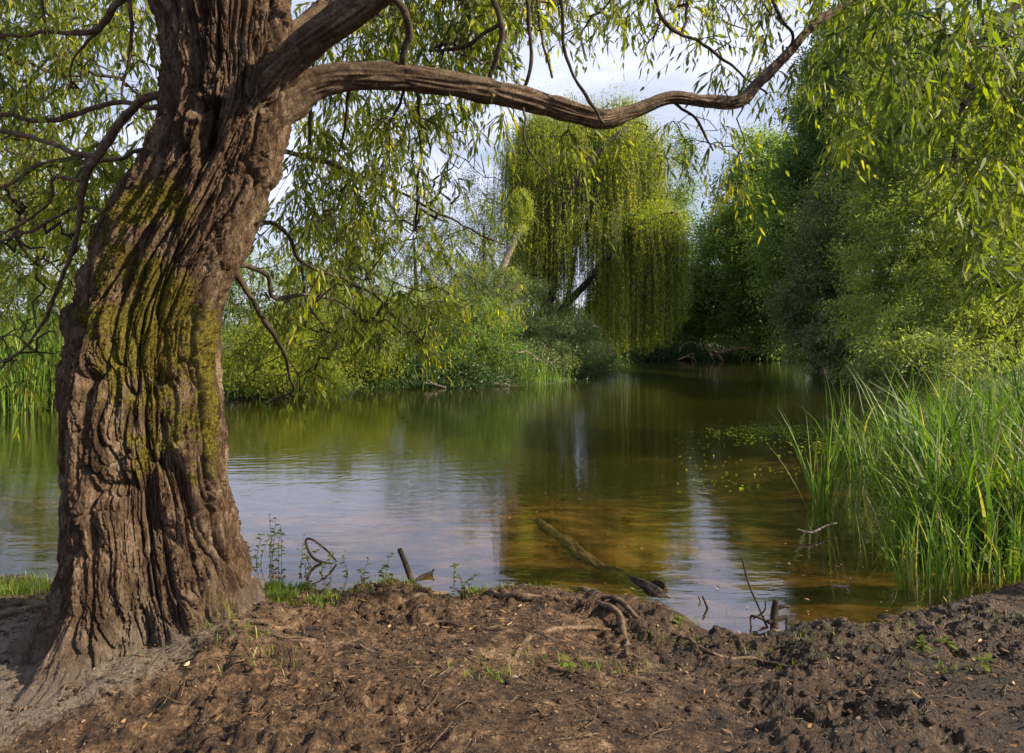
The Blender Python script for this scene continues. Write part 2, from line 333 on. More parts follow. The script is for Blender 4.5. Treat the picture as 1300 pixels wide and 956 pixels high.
# ------------------------------------------------------------------ terrain
def wpt(px, row): Y = CAMZ*F/(row-HZ); return ((px-650)/F*Y, Y)
SHORE = [(-60, 6.5), (-12, 4.4), wpt(0, 744), wpt(200, 738), wpt(330, 745), wpt(400, 752), wpt(470, 757), wpt(560, 760), wpt(620, 756), wpt(700, 757), wpt(760, 765),
         wpt(800, 768), wpt(835, 786), wpt(868, 806), wpt(892, 822), wpt(940, 822), wpt(985, 816), wpt(1040, 808), wpt(1100, 796), wpt(1150, 778), wpt(1200, 765),
         wpt(1300, 754), (3.9, 4.4), (4.9, 5.2), (5.9, 7.5), (7.2, 11), (9.6, 18), (15.5, 29), (21.5, 41), (20, 43.5), (12, 44), (7.5, 44.5), (6.3, 40), (4.2, 31), (2.9, 26.5), (1.6, 22.5),
         (-.2, 21.2), (-2.6, 21.0), (-4.6, 20.6), (-6.2, 18.2), (-8.0, 16.6), (-11, 15.2), (-16, 14.5), (-60, 14.0)]
SH = np.array(SHORE)
def sdf(x, y):
    """signed distance to the shore, positive inside the pond"""
    P = np.stack([x, y], -1); d = np.full(x.shape, 1e9); ins = np.zeros(x.shape, bool)
    for a, b in zip(SH, np.roll(SH, -1, 0)):
        e = b-a; v = P-a; t = np.clip((v@e)/(e@e), 0, 1); q = v-t[..., None]*e
        d = np.minimum(d, np.hypot(q[..., 0], q[..., 1]))
        c = ((a[1] > y) != (b[1] > y)) & (x < (b[0]-a[0])*(y-a[1])/(b[1]-a[1]+1e-12)+a[0]); ins ^= c
    return np.where(ins, d, -d)
TREE = np.array([-1.44, 2.98])
def height(x, y, detail=True):
    d = sdf(x, y); p = np.stack([x, y, 0*x], -1)
    d = d+.10*noise(p*1.9, 11)*smooth(0, 1, 9-y)+.045*noise(p*5.5, 12)*smooth(0, 1, 9-y)
    near = smooth(9, 6, y)*smooth(8, 5, np.abs(x))
    out = -d
    bank_n = .09*smooth(-.02, .16, out)+.19*smooth(.1, 1.5, out)
    bank_f = .22*smooth(0, .8, out)+.5*smooth(.5, 8, out)
    z = np.where(out > 0, bank_n*near+bank_f*(1-near), 0)
    inn = np.maximum(d, 0)
    z = z-(.03*smooth(0, .1, inn)+.16*smooth(0, 1.6, inn)+.35*smooth(1, 6, inn))
    rt = np.hypot(x-TREE[0], y-TREE[1]); z = z+.10*smooth(1.0, .3, rt)
    # mound running out into the water at the right of the middle
    z = z+.05*np.exp(-(((x-.80)/.3)**2+((y-3.75)/.18)**2))
    if detail:
        on = smooth(-.05, .1, out)*near
        q = p*np.array([1, 1.25, 1])
        lum = .036*noise(q*2.6, 21)+.024*noise(q*5.5+.5*noise(q*4, 29)[..., None], 22)+.022*np.abs(noise(q*8+noise(q*5, 28)[..., None], 23))+.015*noise(q*21, 24)-.012*np.abs(noise(q*38, 25))+.004*R.normal(size=x.shape)
        calm = smooth(-.9, -1.7, x)*.6
        z = z+lum*(on*(1-calm)*(.35+1.0*smooth(-.35, .45, noise(q*1.7, 26))))
        z = z+(1-near)*.05*noise(p*1.2, 31)*smooth(0, .5, out)
        z = z+.015*noise(p*2.3, 33)*smooth(0, .2, inn)
    return z, d
def spaced(knots):
    a = []
    for (x0, x1, s) in knots:
        n = max(2, int(round((x1-x0)/s))); a += list(np.linspace(x0, x1, n, endpoint=False))
    return np.array(a+[knots[-1][1]])
xs = spaced([(-900, -60, 60), (-60, -12, 2), (-12, -3.2, .16), (-3.2, 3.9, .0115), (3.9, 12, .12), (12, 60, 1.5), (60, 900, 60)])
ys = spaced([(-40, -2, 2), (-2, 1.6, .1), (1.6, 4.7, .0115), (4.7, 8, .06), (8, 24, .22), (24, 60, .6), (60, 120, 5), (120, 1500, 90)])
gx, gy = np.meshgrid(xs, ys); gz, gd = height(gx, gy)
nx, ny = len(xs), len(ys)
ii = (np.arange(ny-1)[:, None]*nx+np.arange(nx-1)[None]).ravel()
GV = np.stack([gx, gy, gz], -1).reshape(-1, 3)
rt = np.hypot(gx-TREE[0]+.35, gy-TREE[1]+.1)
mud = smooth(.95, .45, rt)*.55+smooth(-1.2, -2.0, gx)*.3*smooth(4.6, 4, gy)
wet = np.maximum(smooth(.1, 1.2, gx)*smooth(6, 5, gy)*.85, smooth(-.16, -.02, gd)*.8)*smooth(9, 6, gy)
ground = mesh('ground', GV, [np.stack([ii, ii+1, ii+nx+1, ii+nx], -1)], M['ground'], None, True,
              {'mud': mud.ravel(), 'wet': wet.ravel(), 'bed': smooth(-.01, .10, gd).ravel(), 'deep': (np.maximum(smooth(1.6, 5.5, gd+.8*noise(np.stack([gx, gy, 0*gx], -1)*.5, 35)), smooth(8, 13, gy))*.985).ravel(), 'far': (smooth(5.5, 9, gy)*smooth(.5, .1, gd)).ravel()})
tag(ground, kind='structure')
def gh(x, y):
    z, _ = height(np.atleast_1d(np.asarray(x, float)), np.atleast_1d(np.asarray(y, float))); return z
wx = np.array([-70, 40.]); wy = np.array([1.6, 60.])
water = mesh('water', [(-60, 3.2, 0), (40, 3.2, 0), (40, 60, 0), (-60, 60, 0)], [np.array([[0, 1, 2, 3]])], M['water'])
tag(water, kind='structure')

# ------------------------------------------------------------------ branching: join scattered points to a skeleton
def branch(skel, attr, step=.25, wob=.06, sag=.06, root=None, straight=1.0):
    """skel (m,3) existing nodes, attr (n,3) points to reach. Returns chains (list of (start,pts)), counts"""
    nodes = [np.asarray(skel, float)]; N = np.asarray(skel, float).copy(); par = [-1]*len(N)
    d0 = np.min(np.linalg.norm(attr[:, None]-N[None], axis=2), 1); order = np.argsort(d0)
    cap = len(N)+len(attr)*5; buf = np.zeros((cap, 3)); buf[:len(N)] = N; n = len(N); K = 4
    chains = []; own = np.full(cap, -1)
    for a in order:
        p = attr[a]; v = buf[:n]-p; c = np.linalg.norm(v, axis=1)
        i = int(np.argmin(c)); s = buf[i]; ln = c[i]; t = np.linspace(0, 1, K+1)[:, None]
        q = s*(1-t)+p*t; q = q+R.normal(0, wob*ln, (K+1, 3))*(t*(1-t)*4)**.7; q[:, 2] += sag*ln*np.sin(np.pi*t[:, 0])
        chains.append((i, q, a)); buf[n:n+K] = q[1:]; own[n:n+K] = len(chains)-1; n += K
    cnt = np.ones(len(chains)); up = np.array([own[c[0]] for c in chains])
    for k in range(len(chains)-1, -1, -1):
        if up[k] >= 0: cnt[up[k]] += cnt[k]
    return chains, cnt
def branches_mesh(bag, chains, cnt, r0, pw=.42, k=4, minr=0):
    PP = np.stack([c[1] for c in chains]); ra = np.maximum(r0*cnt**pw, minr)
    rr = ra[:, None]*np.linspace(1, .62, PP.shape[1])[None]
    big = cnt > 6
    if big.any(): tubes(bag, PP[big], rr[big], max(k, 6))
    if (~big).any(): tubes(bag, PP[~big], rr[~big], k)

# ------------------------------------------------------------------ willow sprays: hanging twigs with lance leaves
def sprays(leafbag, twigbag, A, per=3, tl=(.22, .5), nl=12, Ln=.085, W=.0125, spread=.55, droop=.55, tint=.4, tv=.22):
    n = len(A)*per; base = np.repeat(A, per, 0); ct = np.repeat(np.clip(R.normal(tint, tv*.6, len(A)), 0, 1), per)
    az = R.uniform(0, 2*np.pi, n); el = R.uniform(-.9, .35, n)
    D = np.stack([np.cos(az)*np.cos(el), np.sin(az)*np.cos(el), np.sin(el)], -1)*np.array([1, 1, 1.])
    D[:, 2] -= droop*R.uniform(.3, 1.3, n); D = unit(D); Lt = R.uniform(*tl, n)
    t = np.linspace(0, 1, 5)
    PP = base[:, None]+D[:, None]*(Lt[:, None]*t)[..., None]; PP[..., 2] -= (Lt[:, None]*droop*.6)*t**2
    tubes(twigbag, PP, np.repeat(np.linspace(.0022, .0008, 5)[None], n, 0), 3)
    u = np.linspace(.12, 1, nl)[None]+R.uniform(-.03, .03, (n, nl)); u = np.clip(u, 0, 1)
    pos = base[:, None]+D[:, None]*(Lt[:, None]*u)[..., None]; pos[..., 2] -= (Lt[:, None]*droop*.6)*u**2
    tan = D[:, None]*1.0+np.array([0, 0, -1.])*(droop*1.2*u)[..., None]; tan = unit(tan)
    sd = unit(np.cross(tan, R.normal(size=(n, nl, 3))))
    LD = tan*R.uniform(.45, 1, (n, nl, 1))+sd*spread*R.uniform(.6, 1.5, (n, nl, 1))+np.array([0, 0, -.45])
    ll = Ln*R.uniform(.55, 1.15, (n, nl))*(1-.35*u**3)
    tt = np.clip(ct[:, None]+R.normal(0, tv, (n, nl))*.6, 0, 1)
    yel = R.uniform(size=tt.shape) < .006; tt = np.where(yel, 1, tt)
    keep = R.uniform(size=tt.shape) < .93
    leaves(leafbag, pos[keep], LD[keep], ll[keep], (W*R.uniform(.75, 1.25, (n, nl)))[keep], tt[keep], True, R.uniform(.0, .3, keep.sum())[:, None])
def region(x0, x1, y0, y1, Y0, Y1, n):
    px, py, Y = R.uniform(x0, x1, n), R.uniform(y0, y1, n), R.uniform(Y0, Y1, n)
    return np.stack([(px-650)/F*Y, Y, CAMZ-(py-HZ)/F*Y], -1)
def clumped(regs, k=.6):
    """scatter points in regions, thinned where a smooth noise is low, so that gaps stay open"""
    out = []
    for r in regs:
        a = region(*r[:6], int(r[6]*2.2)); q = noise(a*1.5, 77)+.35*R.normal(size=len(a)); out.append(a[np.argsort(-q)[:r[6]]])
    return np.concatenate(out)

# ------------------------------------------------------------------ foreground willow
TY = TREE[1]
rows = np.array([-420, -300, -150, -60, 0, 50, 100, 150, 200, 250, 300, 350, 400, 450, 500, 550, 600, 650, 700, 750, 800, 850, 900, 960])
lx = np.array([300, 262, 218, 200, 200, 211, 216, 211, 188, 160, 131, 106, 90, 79, 74, 76, 79, 80, 76, 72, 68, 66, 66, 66])
rx = np.array([372, 378, 380, 376, 372, 366, 365, 362, 352, 338, 318, 291, 274, 273, 284, 284, 287, 294, 302, 308, 312, 314, 314, 314])
zz = CAMZ-(rows-HZ)/F*TY; cx_ = ((lx+rx)/2+3-650)/F*TY; hw_ = (rx-lx)/2/F*TY*.82
NZ, NT = 1050, 860
tz = np.linspace(-.05, zz.max()-.01, NZ); o_ = np.argsort(zz)
def sm1(v, s=9):
    k = np.hanning(2*s+1); k /= k.sum(); return np.convolve(np.pad(v, s, 'edge'), k, 'valid')
cX = sm1(np.interp(tz, zz[o_], cx_[o_]), 14); hW = sm1(np.interp(tz, zz[o_], hw_[o_]), 14)
th = np.linspace(0, 2*np.pi, NT, endpoint=False)+math.pi/2
T_, Z_ = np.meshgrid(th, tz); Rr = np.repeat(hW[:, None], NT, 1)
def ang(a): return (T_-math.radians(a)+np.pi) % (2*np.pi)-np.pi
zb = .30
for a, s, amp, hh in [(-8, .28, .05, .16), (-38, .16, .05, .3), (-66, .15, -.12, .35), (-98, .27, .27, .15), (-126, .16, .12, .22), (-152, .22, .20, .11), (178, .2, .16, .10), (125, .4, .25, .2), (70, .35, .25, .2), (28, .25, .08, .2)]:
    Rr = Rr+amp*np.exp(-(ang(a)/s)**2)*np.exp(-np.maximum(Z_-zb, 0)/hh)
Rr = Rr+.05*np.exp(-np.maximum(Z_-zb, 0)/.12)
# big flutes and folds that run up the stem
tw = T_+.35*np.sin(Z_*1.3)+.12*(Z_-1.5)
C3 = np.stack([np.cos(tw)*1.9, np.sin(tw)*1.9, Z_*.85], -1)
Rr = Rr+.045*noise(C3, 2)+.016*noise(C3*2.1+5, 4)
TXn, TYn = np.cos(T_), np.sin(T_)
wv = noise(np.stack([np.cos(T_)*1.5, np.sin(T_)*1.5, Z_*2.2], -1), 8)
C4 = np.stack([np.cos(tw+.10*wv)*6.2, np.sin(tw+.10*wv)*6.2, Z_*2.5+.5*wv], -1)
wq = noise(np.stack([TXn*3.1, TYn*3.1, Z_*5.0], -1), 81)
C5 = np.stack([np.cos(tw+.10*wq-.10*wv)*10.5, np.sin(tw+.10*wq-.10*wv)*10.5, Z_*5.2+.8*wq], -1)
def plate(n, w): return 1-np.exp(-np.abs(n)/w)
jit = noise(C5*6.1, 87)
pl = plate(noise(C4, 5)+.07*noise(C5*2.2, 86), .14); pl2 = plate(noise(C5+9, 6)+.05*jit, .13)
C6 = C5*np.array([1.9, 1.9, 1.5])+3; pl3 = plate(noise(C6+.5*noise(C6*.8, 88)[..., None], 7), .12); pl4 = noise(C5*np.array([5.2, 5.2, 3.2])+3, 17)
am = .8+.5*noise(np.stack([TXn*1.7, TYn*1.7, Z_*1.6], -1), 83)
flk = noise(np.stack([TXn*8, TYn*8, Z_*6.5], -1)+.4*wq[..., None], 89)*3.2; flk = np.floor(flk)+smooth(.0, .12, flk-np.floor(flk))
Rr = Rr+.060*(pl-.6)+.034*am*(pl2-.6)+.014*(pl3-.6)+.0075*flk+.0045*pl4+.0016*R.normal(size=Rr.shape)
# coarse horizontal cracks break the ridges into plates
ck = np.abs(noise(np.stack([np.cos(T_)*4.5, np.sin(T_)*4.5, Z_*15+1.5*wv+.8*jit], -1), 14)); Rr = Rr-.018*np.exp(-(ck/.08)**2)*smooth(-.3, .3, noise(C4*.9+3, 15))
ck2 = np.abs(noise(np.stack([TXn*11, TYn*11, Z_*22+jit], -1), 16)); Rr = Rr-.006*np.exp(-(ck2/.10)**2)
# hollow left by a lost limb, with a swollen lip
def dent(px, row, su, sz, dep, lip=0, lean=0):
    global Rr
    z0 = CAMZ-(row-HZ)/F*(TY-.25); i = np.argmin(abs(tz-z0)); c = ((px-650)/F*(TY-.25)-cX[i])/hW[i]; a0 = -math.acos(max(-1, min(1, c)))
    dT = ((T_-a0+np.pi) % (2*np.pi)-np.pi)*hW[i]-lean*(Z_-z0); r = np.sqrt((dT/su)**2+((Z_-z0)/sz)**2)
    Rr = Rr-dep*np.exp(-r**2*1.2)+lip*np.exp(-((r-1.7)/.5)**2)+lip*.35*np.exp(-((r-2.8)/.3)**2)
dent(263, 172, .034, .085, .16, .028, -.15); dent(262, 135, .05, .03, .05, .02)
dent(250, 340, .03, .07, -.045, -.012, .2); dent(205, 475, .03, .05, -.035, -.01)
dent(238, 560, .05, .3, .05, 0, .05); dent(255, 700, .03, .22, .08, 0, 0); dent(190, 650, .03, .35, .05, 0, -.1)
TX = cX[:, None]+np.cos(T_)*Rr; TYY = TY+np.sin(T_)*Rr*1.0+.03*np.sin(Z_*1.4)
TV = np.stack([TX, TYY, Z_+.006*pl4], -1)
tpx = 650+F*TX/TYY; tpy = HZ-F*(Z_-CAMZ)/TYY
def blob(px, py, a, b): return np.exp(-((tpx-px)/a)**2-((tpy-py)/b)**2)
front = smooth(.35, -.1, np.sin(T_))
moss = (1.0*blob(205, 262, 66, 34)+.85*blob(160, 350, 66, 66)+.7*blob(125, 440, 50, 80)+.85*blob(210, 470, 48, 100)+.9*blob(272, 510, 24, 80)+.6*blob(200, 600, 90, 70)+.55*blob(215, 400, 50, 50)+.5*blob(270, 430, 20, 60)+.4*blob(120, 560, 40, 60)+.5*blob(285, 770, 26, 30))*front
pn = np.stack([TX, TYY, Z_], -1)
moss = np.clip(moss, 0, 1)*.50+.14*np.clip(pl-.6, -.3, .4)+.13*noise(pn*5, 52)+.10*noise(pn*12, 51)
mudm = smooth(.55, .28, Z_+.06*noise(np.stack([TX, TYY, Z_], -1)*7, 61))*.75
i = np.arange(NZ-1)[:, None]*NT; j = np.arange(NT)[None]
tq = np.stack([i+j, i+(j+1) % NT, i+NT+(j+1) % NT, i+NT+j], -1).reshape(-1, 4)
will = empty('willow_tree', (TREE[0], TREE[1], .25), 'old willow with thick mossy furrowed trunk standing on the near bank', 'tree')
trunk = mesh('trunk', TV, [tq], M['bark'], will, True, {'moss': moss.ravel(), 'mud': mudm.ravel()})
# moss tufts on the mossy plates
mi = np.nonzero((moss.ravel() > .42) & (front.ravel() > .3))[0]; mi = R.choice(mi, 22000)
Nn = np.stack([np.cos(T_), np.sin(T_), 0*T_], -1).reshape(-1, 3)[mi]; mP = TV.reshape(-1, 3)[mi]
keep = noise(mP*22, 71) > -.15; mP, Nn = mP[keep], Nn[keep]
mb = Bag(); leaves(mb, mP-Nn*.002, Nn+R.normal(0, .55, mP.shape)+np.array([0, 0, .25]), R.uniform(.004, .011, len(mP)), .0035, np.clip(R.normal(.5, .25, len(mP)), 0, 1), False, .1)
mb.build('moss', M['moss'], will)

# limbs traced by eye: (px, row, distance, width in px)
LIMBS = [
 [(330, 150, 2.95, 62), (365, 128, 2.98, 56), (400, 106, 3.0, 42), (450, 96, 3.03, 36), (510, 97, 3.08, 34), (570, 106, 3.14, 32), (640, 119, 3.22, 31), (700, 134, 3.3, 30), (762, 150, 3.38, 27), (805, 140, 3.45, 20), (852, 124, 3.5, 17), (900, 129, 3.58, 18), (938, 128, 3.66, 19), (965, 104, 3.74, 16), (1000, 68, 3.84, 13), (1040, 26, 3.95, 11), (1085, 2, 4.08, 8), (1140, -30, 4.2, 5)],
 [(325, 125, 2.95, 70), (372, 72, 2.86, 46), (412, 38, 2.78, 42), (465, 2, 2.7, 40), (520, -40, 2.62, 38), (640, -130, 2.5, 30)],
 [(325, 105, 3.05, 66), (372, 52, 3.12, 40), (412, 18, 3.2, 34), (450, -12, 3.28, 30), (520, -80, 3.4, 24)],
 [(235, 120, 2.95, 22), (208, 122, 2.95, 17), (180, 128, 2.97, 16), (152, 152, 3.0, 15), (132, 180, 3.02, 14), (114, 212, 3.05, 13), (103, 250, 3.1, 10), (96, 300, 3.15, 8), (76, 355, 3.2, 6.5), (58, 402, 3.26, 5.5), (34, 440, 3.3, 4.5), (-5, 470, 3.4, 3)],
 [(230, 130, 3.1, 16), (190, 136, 3.15, 10), (150, 130, 3.25, 8), (70, 150, 3.4, 8), (0, 147, 3.5, 7), (-90, 150, 3.7, 5)],
 [(124, 200, 3.03, 9), (88, 193, 3.1, 9), (44, 176, 3.2, 8), (0, 166, 3.3, 7), (-60, 170, 3.4, 5)],
 [(215, 185, 3.1, 13), (175, 190, 3.2, 8), (125, 205, 3.3, 7), (60, 205, 3.4, 7), (0, 240, 3.5, 5), (-50, 260, 3.6, 4)],
 [(175, 262, 3.1, 12), (140, 272, 3.2, 6), (95, 265, 3.3, 6), (40, 290, 3.4, 5), (-20, 310, 3.5, 4)],
 [(100, 230, 3.1, 7), (70, 225, 3.15, 6), (66, 250, 3.2, 5), (40, 275, 3.25, 5), (-10, 300, 3.3, 4)],
 [(235, -20, 3.1, 30), (190, -30, 3.15, 18), (150, 5, 3.2, 12), (128, 32, 3.25, 10), (95, 42, 3.3, 8), (40, 42, 3.4, 6), (-30, 55, 3.5, 4)],
 [(128, 34, 3.25, 8), (108, 52, 3.3, 5), (92, 78, 3.35, 4), (90, 110, 3.4, 3)],
 [(230, -60, 3.2, 24), (172, -20, 3.35, 8), (168, 40, 3.4, 6), (162, 85, 3.45, 5), (155, 125, 3.5, 3)],
 [(295, 335, 3.2, 16), (316, 338, 3.3, 9), (338, 352, 3.45, 9), (349, 378, 3.55, 8), (400, 374, 3.8, 4), (460, 400, 4.1, 3)],
 [(290, 330, 3.2, 16), (306, 355, 3.25, 10), (322, 385, 3.35, 9), (343, 420, 3.5, 9), (362, 452, 3.65, 6), (366, 480, 3.8, 4), (370, 496, 3.9, 4), (342, 510, 4.0, 3)],
 [(305, 285, 3.2, 14), (345, 284, 3.4, 8), (366, 300, 3.6, 7), (384, 332, 3.8, 6), (440, 356, 4.2, 5), (488, 382, 4.6, 5), (494, 396, 4.8, 4), (545, 440, 5.3, 3)],
 [(384, 332, 3.8, 5), (388, 380, 4.0, 4), (410, 412, 4.2, 3)],
 [(325, 190, 3.2, 14), (365, 194, 3.5, 8), (402, 203, 3.8, 7), (450, 224, 4.2, 6), (505, 242, 4.6, 5), (565, 275, 5.1, 4), (640, 312, 5.6, 3)],
 [(440, -60, 2.8, 20), (490, -10, 2.9, 13), (511, 14, 2.95, 12), (516, 45, 3.0, 12), (511, 70, 3.03, 11), (512, 90, 3.07, 12)],
 [(600, -40, 3.1, 10), (628, 8, 3.12, 9), (636, 40, 3.15, 9), (630, 72, 3.17, 8), (620, 96, 3.19, 7)],
 [(636, 30, 3.15, 7), (590, 58, 3.25, 6), (545, 66, 3.4, 4)],
 [(668, -50, 3.2, 7), (670, 20, 3.22, 6), (674, 80, 3.24, 6), (663, 115, 3.26, 6), (666, 150, 3.2, 4), (668, 190, 3.2, 3.5), (705, 235, 3.3, 2)],
 [(705, -60, 3.1, 6), (712, 20, 3.15, 6), (718, 80, 3.2, 5), (748, 130, 3.24, 5), (768, 158, 3.28, 5)],
 [(680, -30, 3.5, 5), (685, 40, 3.5, 4), (700, 100, 3.5, 4)],
 [(815, -50, 3.8, 7), (845, 30, 3.9, 6), (890, 55, 4.0, 5), (930, 85, 4.1, 4), (975, 118, 4.2, 3)],
 [(855, 125, 3.5, 5), (880, 150, 3.6, 4), (905, 190, 3.7, 3)],
 [(960, -50, 3.7, 6), (985, 15, 3.75, 5), (1002, 40, 3.8, 5), (1003, 62, 3.85, 5)],
 [(400, 96, 3.1, 8), (398, 60, 3.2, 6), (418, 20, 3.4, 5), (430, -30, 3.5, 4)],
 [(440, 106, 3.1, 7), (436, 160, 3.3, 4), (430, 195, 3.5, 3)], [(395, 120, 3.1, 9), (394, 150, 3.1, 7), (393, 184, 3.12, 6)],
 [(515, 108, 3.2, 5), (498, 150, 3.4, 4), (480, 185, 3.6, 3)], [(530, 112, 3.2, 6), (532, 180, 4.0, 5), (528, 290, 4.6, 4)],
]
skel = []
for n, lm in enumerate(LIMBS):
    a = np.array(lm, float); P = np.stack([(a[:, 0]-650)/F*a[:, 2], a[:, 2], CAMZ-(a[:, 1]-HZ)/F*a[:, 2], a[:, 3]/2/F*a[:, 2]], -1)
    P[:, 3] *= .78 if n < 3 else .70
    m = max(14, int(np.linalg.norm(np.diff(P[:, :3], axis=0), axis=1).sum()/.014)); Q = catmull(P, m)
    if n > 2: Q[:, :3] += np.stack([.011*noise(Q[:, :3]*7+k*9, 41)+.007*np.abs(noise(Q[:, :3]*15+k*9, 42)) for k in range(3)], -1)
    if n > 2: Q[:, 3] *= 1+.35*np.clip(noise(Q[:, :3]*11, 43), 0, 1)
    b = Bag(); big = n < 3
    tube(b, Q[:, :3], np.maximum(Q[:, 3], .0015), 56 if big else 12, .5, .42 if big else .25)
    b.build('limb' if a[0, 3] > 6 else 'branch', M['limb'] if n < 12 or big else M['twig'], will, True)
    skel.append(Q[::6, :3])
skel = np.concatenate(skel)
REG = [(-60, 205, -60, 120, 3.3, 6.5, 160), (-60, 170, 120, 270, 3.4, 6.5, 135), (-60, 110, 250, 400, 3.6, 6, 44), (0, 75, 400, 500, 3.6, 5, 5),
       (385, 640, -60, 95, 3.3, 5.5, 135), (640, 790, -60, 45, 3.5, 5.5, 30), (780, 990, -60, 60, 3.8, 5.5, 40), (800, 975, 70, 200, 3.9, 5.0, 24), (830, 960, 180, 300, 4.2, 5.2, 6),
       (365, 570, 120, 290, 3.9, 6.5, 98), (285, 560, 270, 440, 4.3, 7.5, 120), (290, 420, 420, 490, 4.5, 7, 16), (440, 600, 395, 440, 5, 7.5, 12), (530, 660, 240, 400, 5.0, 8, 52), (600, 740, 130, 270, 5, 6.5, 10),
       (-900, -60, -500, 200, 2.6, 6, 60), (-200, 900, -900, -60, 2.4, 6, 150), (900, 1100, -60, 60, 4, 5, 12)]
A = clumped(REG)
ext = skel[R.choice(len(skel), 170)]; ext = ext+R.normal(0, .16, ext.shape)+np.array([0, .22, -.03])
ex, ey = 650+F*ext[:, 0]/ext[:, 1], HZ-F*(ext[:, 2]-CAMZ)/ext[:, 1]; ext = ext[(ext[:, 1] > 3.25) & (ey < 430) & ((ex < 190) | (ex > 390))]; A = np.concatenate([A, ext])
ex, ey = 650+F*A[:, 0]/A[:, 1], HZ-F*(A[:, 2]-CAMZ)/A[:, 1]; u = R.uniform(size=len(A))
A = A[~(((ex > 590) & (ex < 1010) & (ey > 70) & (ey < 350) & (u > .42)) | ((ex > 690) & (ex < 1000) & (ey > 15) & (ey <= 70) & (u > .55)))]
BR = np.concatenate([region(-40, 200, 60, 330, 3.2, 4.6, 60), region(-20, 120, 300, 470, 3.3, 4.2, 22), region(380, 640, -20, 90, 3.1, 4.6, 40), region(370, 620, 170, 440, 3.6, 6.0, 60), region(300, 420, 360, 500, 3.5, 5.0, 12), region(640, 980, -20, 60, 3.5, 4.6, 24)])
ch, cn = branch(skel, BR, wob=.15, sag=.04); bare = Bag(); branches_mesh(bare, ch, cn, .0042, .45, 5); 
skel = np.concatenate([skel]+[c[1][1:] for c in ch])
ch, cn = branch(skel, A, wob=.07, sag=.05)
tw_ = Bag(); lf = Bag(); branches_mesh(tw_, ch, cn, .0022, .36)
sprays(lf, tw_, A, per=5, tl=(.12, .36), nl=8, Ln=.084, W=.0145, tint=.46, tv=.3)
join_bags('crown', [(lf, M['near_leaf']), (tw_, M['twig']), (bare, M['twig'])], will)
# surface roots crossing the bank
for pts in [[(590, 752, 20), (640, 757, 13), (690, 760, 10), (735, 762, 9), (775, 775, 11), (790, 800, 12), (796, 830, 8)],
            [(655, 835, 9), (670, 812, 10), (700, 800, 10), (740, 797, 9), (775, 800, 6)],
            [(700, 745, 8), (730, 748, 9), (775, 760, 10), (820, 790, 8)],
            [(470, 752, 7), (520, 757, 8), (570, 754, 8), (600, 752, 6)],
            [(330, 800, 12), (375, 812, 9), (430, 815, 7), (480, 828, 4)], [(300, 790, 10), (345, 790, 8), (380, 782, 6), (420, 786, 4)], [(860, 800, 5), (900, 830, 7), (960, 838, 6), (1010, 850, 4)], [(520, 800, 5), (560, 790, 6), (610, 798, 5), (640, 792, 3)],
            [(60, 770, 18), (20, 778, 15), (-40, 800, 14)]]:
    P = []
    for px, py, wd in pts:
        Y = 3.6
        for _ in range(12): x = (px-650)/F*Y; z = gh(x, Y)[0]; Y = (CAMZ-z)*F/(py-HZ)
        r = wd/2.8/F*Y; P.append((x, Y, z+r*.1, r))
    Q = catmull(np.array(P), 60); b = Bag(); tube(b, Q[:, :3]+.008*noise(Q[:, :3]*9, 4)[:, None], Q[:, 3]*(1+.2*noise(Q[:, :3]*15, 5)), 14, .5, .5)
    b.build('root', M['root'], will, True)
def ground_at(px, py, below=False):
    Y = 3.6
    for _ in range(14): x = (px-650)/F*Y; z = 0. if below else gh(x, Y)[0]; Y = (CAMZ-z)*F/(py-HZ)
    return np.array([(px-650)/F*Y, Y, z])
